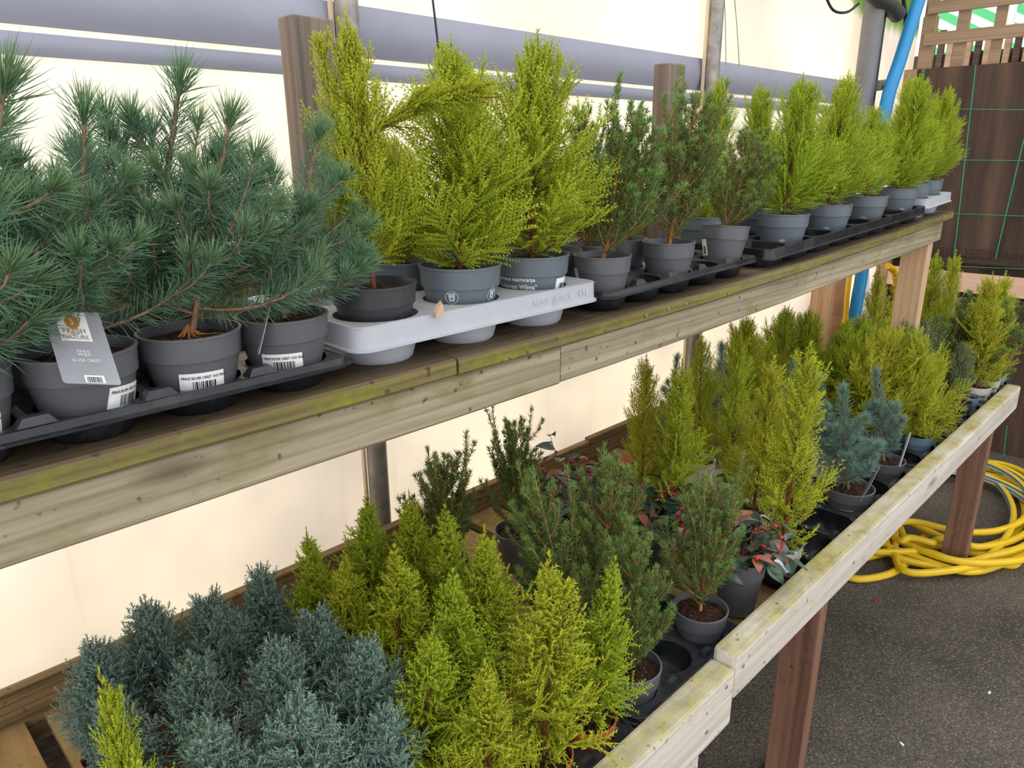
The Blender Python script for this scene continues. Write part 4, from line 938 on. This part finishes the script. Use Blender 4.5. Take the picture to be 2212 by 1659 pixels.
# ---- lower bench -------------------------------------------------------------
ZL = ZB+.004; ZT = ZB+.003
def at_tip(px, py, z): P = atz(px, py, z); return (P[0], P[1])
GBL = 'blue-grey cypresses massed on the lower bench'
used = []
KEEP = [(.37, .782, .617), (.80, 1.127, .759), (1.345, 1.708, .765), (1.724, 2.114, .645), (2.130, 2.496, .635), (2.512, 2.878, .635), (2.894, 3.26, .635)]
used.append((2.715, .775, .075))      # foot of the tan end post
used.append((2.975, 1.172, .05))
PL = []
def place(fol, pot, px, py, zt_, label, group=None, wide=1.0, zb=ZL, then=None):
    PL.append([np.array(at_tip(px, py, zt_)), pot_mesh(pot)[2]*1.02, fol, pot, (px, py), label, group, wide, zb, then])
def settle():
    """move the massed pots just far enough that no pot stands in another, in a tray or in a post; then build them"""
    for p in PL:
        for a, b, yb in KEEP:
            if a-.03 < p[0][0] < b+.03 and p[0][1] < yb+p[1]: p[0][1] = yb+p[1]
    for it in range(1500):
        for i, p in enumerate(PL):
            q, r = p[0], p[1]
            for j in range(i):
                o = PL[j]; dv = q-o[0]; dd = max(np.hypot(*dv), 1e-5); m = r+o[1]+.002
                if dd < m: k = dv/dd*(m-dd)*.5; q += k; o[0] -= k
            for a, b, r2 in used:
                dv = q-np.array([a, b]); dd = max(np.hypot(*dv), 1e-5); m = r+r2*1.02+.002
                if dd < m: q += dv/dd*(m-dd)
            for a, b, yb in KEEP:
                c = np.array([min(max(q[0], a-.009), b+.009), min(q[1], yb+.009)]); dv = q-c; dd = np.hypot(*dv)
                if dd < 1e-6: q[1] += .004
                elif dd < r: q += dv/dd*(r-dd)
            q[1] = min(max(q[1], .502+r), 1.279-r); q[0] = min(q[0], 3.27-r*.5)
    for q, r, fol, pot, tip, label, group, wide, zb, then in PL:
        e = plant(fol, pot, (float(q[0]), float(q[1])), zb, tip, label, group, wide)
        if then: then(e)
def fixed(fol, pot, xy, tip, label, group=None, wide=1.0, zb=ZT, turn=None):
    used.append((xy[0], xy[1], pot_mesh(pot)[2])); return plant(fol, pot, xy, zb, tip, label, group, wide, turn)
# fixed ones in trays first
def c1(i): return (.37+.103*(i+.5), .512+.0525)
r1 = fixed('lime0', 'terra', c1(3), (1336, 1212), 'small lime cypress in a terracotta pot at the corner of its tray', wide=.95); sticker(r1, .022, 28, 'CUPRESSUS', -.1, .036, .018)
fixed('lime1', 'terra', c1(2), (1190, 1205), 'lime cypress in the second terracotta pot from the tray corner', wide=1.05)
fixed('lime2', 'terra', c1(1), (1040, 1440), 'short lime cypress beside the silvery blue-grey cypresses at the front rail', wide=1.15)
def c2(i, j): return (.80+.109*(i+.5), .515+.122*(j+.5))
q = fixed('spruce0', 'spruce', c2(0, 0), (1374, 1142), 'green spruce behind the small cypress in the terracotta pot', wide=.72); sticker(q, .03, -22, '', 0, .04, .028)
q2 = fixed('spruce1', 'spruce', c2(2, 0), (1540, 1032), 'green spruce with several orange shoots beside the front rail', wide=.8)
fixed('spruce2', 'spruce', c2(1, 1), (1302, 985), 'upright green spruce between the two red-berried shrubs', wide=.75)
fixed('spruce3', 'spruce', c2(0, 1), (1160, 1045), 'dense green spruce with an orange leader behind the lime cypresses', wide=.75)
def c3(i, j): return (1.345+.121*(i+.5), .515+.125*(j+.5))
g1 = fixed('gold0', 'whiteblue', (c3(0, 0)[0]+.012, c3(0, 0)[1]), (1742, 748), 'golden cypress in a white pot with a pale blue rim', wide=.88)
fixed('gold1', 'white', c3(1, 1), (1676, 775), 'golden cypress standing just behind the blue-rimmed pot', wide=.9)
def c4(i): return (1.724+.130*(i+.5), .515+.065)
pa = fixed('bluepine0', 'bigpine', (c4(0)[0], c4(0)[1]), (1822, 822), 'blue-green pine with a barcode sticker beside the empty tray holes', wide=1.0); sticker(pa, .03, -8, 'PINUS SILVER CREST', .05, .05, .024)
pb = fixed('bluepine1', 'pine', (c4(2)[0]-.007, c4(2)[1]), (1890, 786), 'blue-green pine with an orange trunk beside the front rail', wide=.95)
def c5(i): return (2.130+.122*(i+.5), .575)
bb = fixed('goldbush0', 'bluepot', (c5(1)[0], c5(1)[1]), (1975, 720), 'round bushy lime cypress in a pale blue pot', wide=.62)
fixed('goldbush1', 'bluepot', (c5(0)[0]+.02, .70), (1925, 715), 'round bushy lime cypress behind the pale blue pot', wide=.72)
fixed('hebe0', 'dark', (2.695, .575), (2085, 740), 'dark green shrub with pale buds beside the white goldcrest pot', wide=.6)
gw = fixed('gold2', 'white', (2.955, .575), (2145, 592), 'golden cypress in the white pot with green lettering', wide=.95)
gw2 = fixed('gold0', 'white', (3.077, .575), (2172, 592), 'golden cypress in the last white pot by the rail end', wide=.95)
for g, off in ((gw, 5), (gw2, 25)):
    p = Print(); p.text('GOLDCREST', .011, (0, -.006), 0, True, .85); p.rect(-.028, .028, .004, .0065, 0, 8); p.rect(-.03, .03, .009, .016, 0, 8); p.text('WILMA', .008, (0, -.018), 0, True)
    on_pot(g, p, 'lettering', [M['green_ink']], .044, off, label='green lettering on the white pot')
p = Print(); p.rect(-.03, .03, .004, .012, 0, 8); p.text('GOLDCREST', .010, (0, -.008), 0, True, .85)
on_pot(g1, p, 'lettering', [M['green_ink']], .036, 0, label='green lettering on the white pot')
P = atz(1232, 1120, .68); BS = [(P[0], P[1]), (1.262, .815), (1.235, .585)]
for q_ in BS: used.append((q_[0], q_[1], .055))
# masses
place('lime1', 'terra', 225, 1452, 1.0, 'slim bright lime cypress standing among the blue-grey cypresses', None, .6)
place('lime0', 'terra', 300, 1628, 1.0, 'lime shoot in front of the blue-grey cypresses at the bench end', None, .6)
blues = [(195, 1385, .86), (310, 1297, .87), (458, 1277, .86), (560, 1222, .87), (410, 1415, .86), (690, 1312, .86), (590, 1382, .87), (790, 1378, .88), (450, 1548, .88), (650, 1500, .885), (838, 1520, .885), (250, 1500, .84)]
for k, (a, b, z) in enumerate(blues):
    lab = {0: 'blue-grey cypress at the outer end nearest the bare slats', 3: 'blue-grey cypress next to the yellowest lime cypress at the back board', 10: 'blue-grey cypress with silvery tips against the lime cypresses', 1: 'blue-grey cypress with several dark tips rising against the white wall', 2: 'blue-grey cypress with two thin separate tips near the back board', 5: 'blue-grey cypress wedged between yellowish lime cypresses and its own kind', 6: 'large silvery cypress in the middle of the blue-grey mass', 8: 'blue-grey cypress with cream-tipped shoots beside the slim bright lime cypress'}.get(k, 'silvery blue-grey cypress in the mass at the bench end')
    place('blue%d' % (k % 3), 'terra', a, b, z, lab, None if k in (0, 1, 2, 3, 5, 6, 8, 10) else GBL, .95)
GLI = 'lime cypresses massed in the middle of the lower bench'
limes = [(930, 1352, .93), (985, 1232, .94), (1048, 1142, .95), (970, 1097, .95), (850, 1187, .94), (885, 1067, .95), (785, 1072, .94), (735, 1197, .90), (665, 1152, .91)]
for k, (a, b, z) in enumerate(limes):
    place('lime%d' % (k % 3), 'terra', a, b, z, {0: 'lime cypress touching the silvery cypresses, second row from the rail', 3: 'lime cypress with a long thin spire in front of the brownish spruce', 2: 'lime cypress with a bent thin tip beside the dense spruce'}.get(k, 'lime cypress in the mass between blue cypresses and spruces') if k < 6 else 'yellowish lime cypress standing close to the back board', (GLI if k in (1, 4, 5) else None) if k < 6 else 'lime cypresses close to the back board', 1.18)
place('spruce1', 'spruce', 955, 982, .93, 'brownish-green spruce close to the back board with twin tips', None, .95)
place('spruce3', 'spruce', 1115, 912, .95, 'tall slim green spruce near the red-berried shrub at the back', None, .8)
place('gold2', 'white', 1400, 772, 1.04, 'slim golden cypress standing next to the bare mossy slats', None, .75)
def gold_print(e):
    p = Print(); p.rect(-.02, .02, .0, .008, 0, 8); p.text('GOLDCREST', .009, (0, -.008), 0, True, .85); on_pot(e, p, 'lettering', [M['green_ink']], .05, -10, label='green lettering on the white pot')
place('gold1', 'white', 1470, 782, 1.06, 'golden cypress with a red stem beside the mossy slats', None, .9, then=gold_print)
place('gold0', 'white', 1603, 722, 1.07, 'tall golden cypress in a white pot behind the leafy berry shrub', None, .8, then=gold_print)
place('gold2', 'white', 1520, 722, 1.04, 'thin golden cypress in front of the second metal pole', None, .7)
place('bluepine1', 'pine', 1775, 800, .97, 'blue-green pine in the second row behind the stickered pine', None, .9)
place('bluepine0', 'pine', 1716, 772, .97, 'blue-green pine half hidden behind the golden cypresses', 'half hidden pines on the lower bench', .9)
place('bluepine1', 'pine', 1560, 732, .98, 'blue-green pine half hidden behind the golden cypresses', 'half hidden pines on the lower bench', .8)
place('bluepine0', 'pine', 1465, 757, .98, 'blue-green pine close to the second metal pole', None, .7)
GW = 'bushy lime cypresses at the back of the lower bench'
for k, (a, b, z) in enumerate([(1612, 682, 1.02), (1700, 662, 1.02), (1745, 668, 1.01), (1830, 692, 1.0), (1862, 680, 1.0)]):
    place('wilma%d' % (k % 3), 'wilma', a, b, z, 'bushy lime cypress towards the back of the lower bench', GW, 1.0)
place('gold1', 'white', 1905, 582, 1.125, 'tall golden cypress in front of the yellow rope', None, .8)
place('gold2', 'white', 1965, 562, 1.10, 'tall golden cypress in front of the tan end post', None, .75)
place('gold0', 'white', 2027, 546, 1.11, 'tall golden cypress in front of the pink board, first of two', None, .75)
place('gold1', 'white', 2066, 546, 1.12, 'tall golden cypress in front of the pink board, nearer the white pots', None, .75)
place('hebe1', 'dark', 1962, 700, .93, 'dark shrub with pale buds behind the round lime bushes', None, 1.1)
place('hebe0', 'dark', 2000, 690, .92, 'dark shrub with pale buds in front of the tall golden cypresses', None, 1.0)
place('spruce0', 'dark', 2195, 650, 1.0, 'dark green conifer at the far end of the lower bench', 'dark conifers at the far end of the bench', 1.1)
place('spruce2', 'dark', 2120, 640, 1.0, 'dark green conifer at the far end of the lower bench', 'dark conifers at the far end of the bench', 1.1)
fixed('hebe1', 'bluepot', (2.817, .575), .10, 'low dark seedling in the small pot between hebe and goldcrest', None, .7)
fixed('spruce3', 'bluepot', (3.199, .575), .12, 'small dark spruce in a blue pot past the rail end', None, .7)
settle()
# care cards on the lower pines
dA = float(np.array([pa.location[0], pa.location[1], .68-ZC]) @ _d)
card(pa, [atdepth(1880, 1035, dA-.02), atdepth(1902, 1005, dA-.03), atdepth(1880, 1060, dA-.07), atdepth(1855, 1085, dA-.06)], M['card_grey'], 'plant_card', None, 'pale grey plant card leaning on the pot rim')
card(pa, [atdepth(1752, 968, dA-.005), atdepth(1784, 968, dA-.005), atdepth(1784, 1030, dA-.012), atdepth(1752, 1030, dA-.012)], M['card_dark'], 'plant_card', None, 'dark plant card behind the pine')
dA = float(np.array([pb.location[0], pb.location[1], .68-ZC]) @ _d)
card(pb, [atdepth(1964, 934, dA-.02), atdepth(1968, 934, dA-.04), atdepth(1946, 1010, dA-.06), atdepth(1940, 1008, dA-.04)], M['white'], 'plant_card', None, 'white plant card seen edge-on')

# ---- red-berried leafy shrubs -----------------------------------------------
def leaf_mesh(i):
    n = 6; V = []; Fc = []
    for k in range(n+1):
        t = k/n; w = .0068*math.sin(math.pi*(t**.85))**.8 if 0 < t < 1 else 0.0004; x = .024*t; zc = -.004*t*t+(.003*math.sin(3*t) if i else 0)
        V += [(x, -w, zc+.0022), (x, 0, zc), (x, w, zc+.0022)]
    for k in range(n):
        a = 3*k; Fc += [(a, a+3, a+4, a+1), (a+1, a+4, a+5, a+2)]
    return V, Fc
M['leaf_green'] = plain('glossy_leaf', (64, 86, 66), 0.35, 0.5, vary=0.25, vscale=50)
M['leaf_grey'] = plain('grey_leaf', (92, 98, 92), 0.4, 0.5, vary=0.2, vscale=50)
M['leaf_red'] = plain('red_leaf', (140, 84, 60), 0.4, 0.5, vary=0.3, vscale=50)
M['berry'] = plain('red_berry', (196, 34, 36), 0.25, 0.5)
LM = [pymesh('leaf', *leaf_mesh(k % 2), M[m], True) for k, m in enumerate(('leaf_green', 'leaf_grey', 'leaf_green', 'leaf_red'))]
bmx = bmesh.new(); bmesh.ops.create_icosphere(bmx, subdivisions=2, radius=.0042); BM = bpy.data.meshes.new('berry'); bmx.to_mesh(bmx and BM); bmx.free(); BM.materials.append(M['berry']); BM.polygons.foreach_set('use_smooth', [True]*len(BM.polygons))
def berry_shrub(xy, pot, z, label, seed, Hh, R, nst, weights):
    used.append((xy[0], xy[1], pot_mesh(pot)[2])); rg = random.Random(seed); pm, sm_, Rr, Hp = pot_mesh(pot)
    e = empty('berry_shrub', (xy[0], xy[1], z), label, 'shrub'); link('pot', pm, e); link('soil', sm_, e)
    for i in range(nst):
        az = i*2.4+rg.uniform(-.3, .3); pts = curve_branch((0, 0, Hp*.85), az, math.radians(rg.uniform(10, 45)), math.radians(rg.uniform(35, 105)), Hh*rg.uniform(.7, 1.05)+R*.3, 6, rg, .2)
        V, Fc = tubev(pts, np.linspace(.0014, .0007, len(pts)), 5); link('stem', pymesh('stem', V, Fc, M['bark'], True), e)
        for k in range(8):
            b, t = along(pts, .35+.65*k/7); a2 = az+rg.uniform(-1.6, 1.6)
            me = rg.choices(LM, weights)[0]; s = rg.uniform(1.2, 2.0)
            link('leaf', me, e, tuple(b), (rg.uniform(-.5, .5), rg.uniform(-.5, .7), a2), (s, s, s))
        for k in range(rg.randint(1, 3)):
            b, t = along(pts, rg.uniform(.6, 1)); link('berry', BM, e, (b[0]+rg.uniform(-.008, .008), b[1]+rg.uniform(-.008, .008), b[2]+rg.uniform(-.006, .008)))
    return e
berry_shrub(BS[0], 'dark', ZL, 'grey-leaved red-berried shrub towards the back board', 3, .18, .09, 17, (1, 5, 0, 1))
bs2 = berry_shrub(BS[1], 'dark', ZL, 'dark-leaved berry shrub in the near-black pot behind the spruces', 4, .12, .08, 13, (5, 1, 3, 1))
bs3 = berry_shrub(BS[2], 'tall', ZL, 'red-berried shrub in a tall grey pot beside the rail', 5, .10, .08, 13, (4, 2, 3, 2))
# red and white care cards
dA = float(np.array([bs2.location[0], bs2.location[1], .72-ZC]) @ _d)
p1 = Print(); p1.rect(.1, .9, .05, .35, 0, 1); p1.bars(.15, .85, .1, .3, 1)
card(bs2, [atdepth(1478, 1140, dA-.09), atdepth(1500, 1115, dA-.09), atdepth(1492, 1200, dA-.09), atdepth(1452, 1190, dA-.09)], M['red_ink'], 'plant_card', None, 'red plant card')
card(bs2, [atdepth(1494, 1104, dA-.09), atdepth(1520, 1100, dA-.085), atdepth(1532, 1136, dA-.09), atdepth(1508, 1140, dA-.09)], M['white'], 'plant_card', None, 'white plant card')
dA = float(np.array([g1.location[0], g1.location[1], .65-ZC]) @ _d)
card(g1, [atdepth(1662, 1205, dA-.075), atdepth(1690, 1196, dA-.075), atdepth(1712, 1226, dA-.08), atdepth(1680, 1244, dA-.08)], M['white'], 'plant_card', None, 'white printed care card lying on the tray')

# ------------------------------------------------------------------ yellow hose on the floor
M['hose'] = plain('yellow_hose', (236, 196, 34), 0.45, 0.5, vary=0.06)
M['hose_stripe'] = plain('blue_stripe', (50, 120, 170), 0.45); M['hose_white'] = plain('white_stripe', (226, 226, 214), 0.45)
def hose():
    rg = random.Random(12); P = []; cx, cy = 3.33, .66; z = .013
    # lead-in loop lying flat in front
    P += [atz(2000, 1158, .02), atz(1985, 1178, .016), atz(1965, 1210, .014), atz(1930, 1236, .014), atz(1880, 1249, .014), atz(1838, 1248, .014), atz(1800, 1225, .014)]
    for k in range(10):
        ax = rg.uniform(.42, .62); ay = rg.uniform(.24, .36); ox, oy = rg.uniform(-.08, .10), rg.uniform(-.08, .07); ph = rg.uniform(-.5, .5)
        for j in range(14):
            a = math.pi+2*math.pi*j/14+.0*k; x_ = ax*math.cos(a); y_ = ay*math.sin(a); P.append(np.array([cx+ox+x_*math.cos(ph*.3)-y_*math.sin(ph*.3), cy+oy+x_*math.sin(ph*.3)+y_*math.cos(ph*.3), min(.075, .014+.006*k)+.01*math.sin(a*2+k)]))
            P[-1][2] = max(P[-1][2], .014)
    P += [atz(2150, 1215, .015), atz(2212, 1205, .015), atz(2300, 1180, .015)]
    lc = np.array([2.8965, .532]); p0 = smooth_curve(P, 7); pts = []
    for a, b in zip(p0[:-1], p0[1:]):
        k = 12 if np.hypot(*((a+b)[:2]/2-lc)) < .16 else 1; pts += [a+(b-a)*j/k for j in range(k)]
    pts.append(p0[-1])
    for i, q in enumerate(pts):
        dv = q[:2]-lc; dd = max(np.hypot(*dv), 1e-4); pts[i] = np.array([*(lc+dv/dd*(dd**3+.071**3)**(1/3)), max(q[2], .0133)])
    V, Fc = tubev(pts, .0135, 10, True); fm = []
    n = len(pts)-1
    for i in range(n):
        for k in range(10): fm.append({3: 1, 4: 0, 2: 2}.get(k, 0) if k != 3 else 1)
    fm += [0, 0]
    o = world_obj('garden_hose', V, Fc, [M['hose'], M['hose_stripe'], M['hose_white']], None, True, fm)
    set_props(o, 'yellow hose with a blue stripe coiled on the floor under the bench', 'hose')
hose()
# fallen red petals / berries and a pale chip on the floor
for k, (px, py) in enumerate(((2000, 1347), (1890, 1296), (1893, 1292))):
    P = atz(px, py, .004); o = link('fallen_berry', BM, None, (P[0], P[1], .0035)); set_props(o, 'red berry fallen on the asphalt floor', 'berry', 'fallen berries on the floor')

M['dry_leaf'] = plain('dry_leaf', (178, 150, 122), 0.7, 0.3, vary=0.2, vscale=60)
P = aty(938, 680, .7275); o = link('dry_leaf', pymesh('dry_leaf', *leaf_mesh(1), M['dry_leaf'], True), None, (P[0], .728, P[2]-.004), (1.3, -.9, .2), (1.1, 1.1, 1.1))
set_props(o, 'curled dry leaf stuck to the edge of the pale grey tray', 'leaf')
V, Fc = boxv(-.006, .006, -.003, .003, 0, .003, .001); cm = pymesh('stone_chip', V, Fc, M['white'])
for k, (px, py) in enumerate(((2137, 1497), (1948, 1608))):
    P = atz(px, py, 0); set_props(link('stone_chip', cm, None, (P[0], P[1], 0), (0, 0, k)), 'small white chip lying on the asphalt floor', 'chip', 'white chips on the floor')
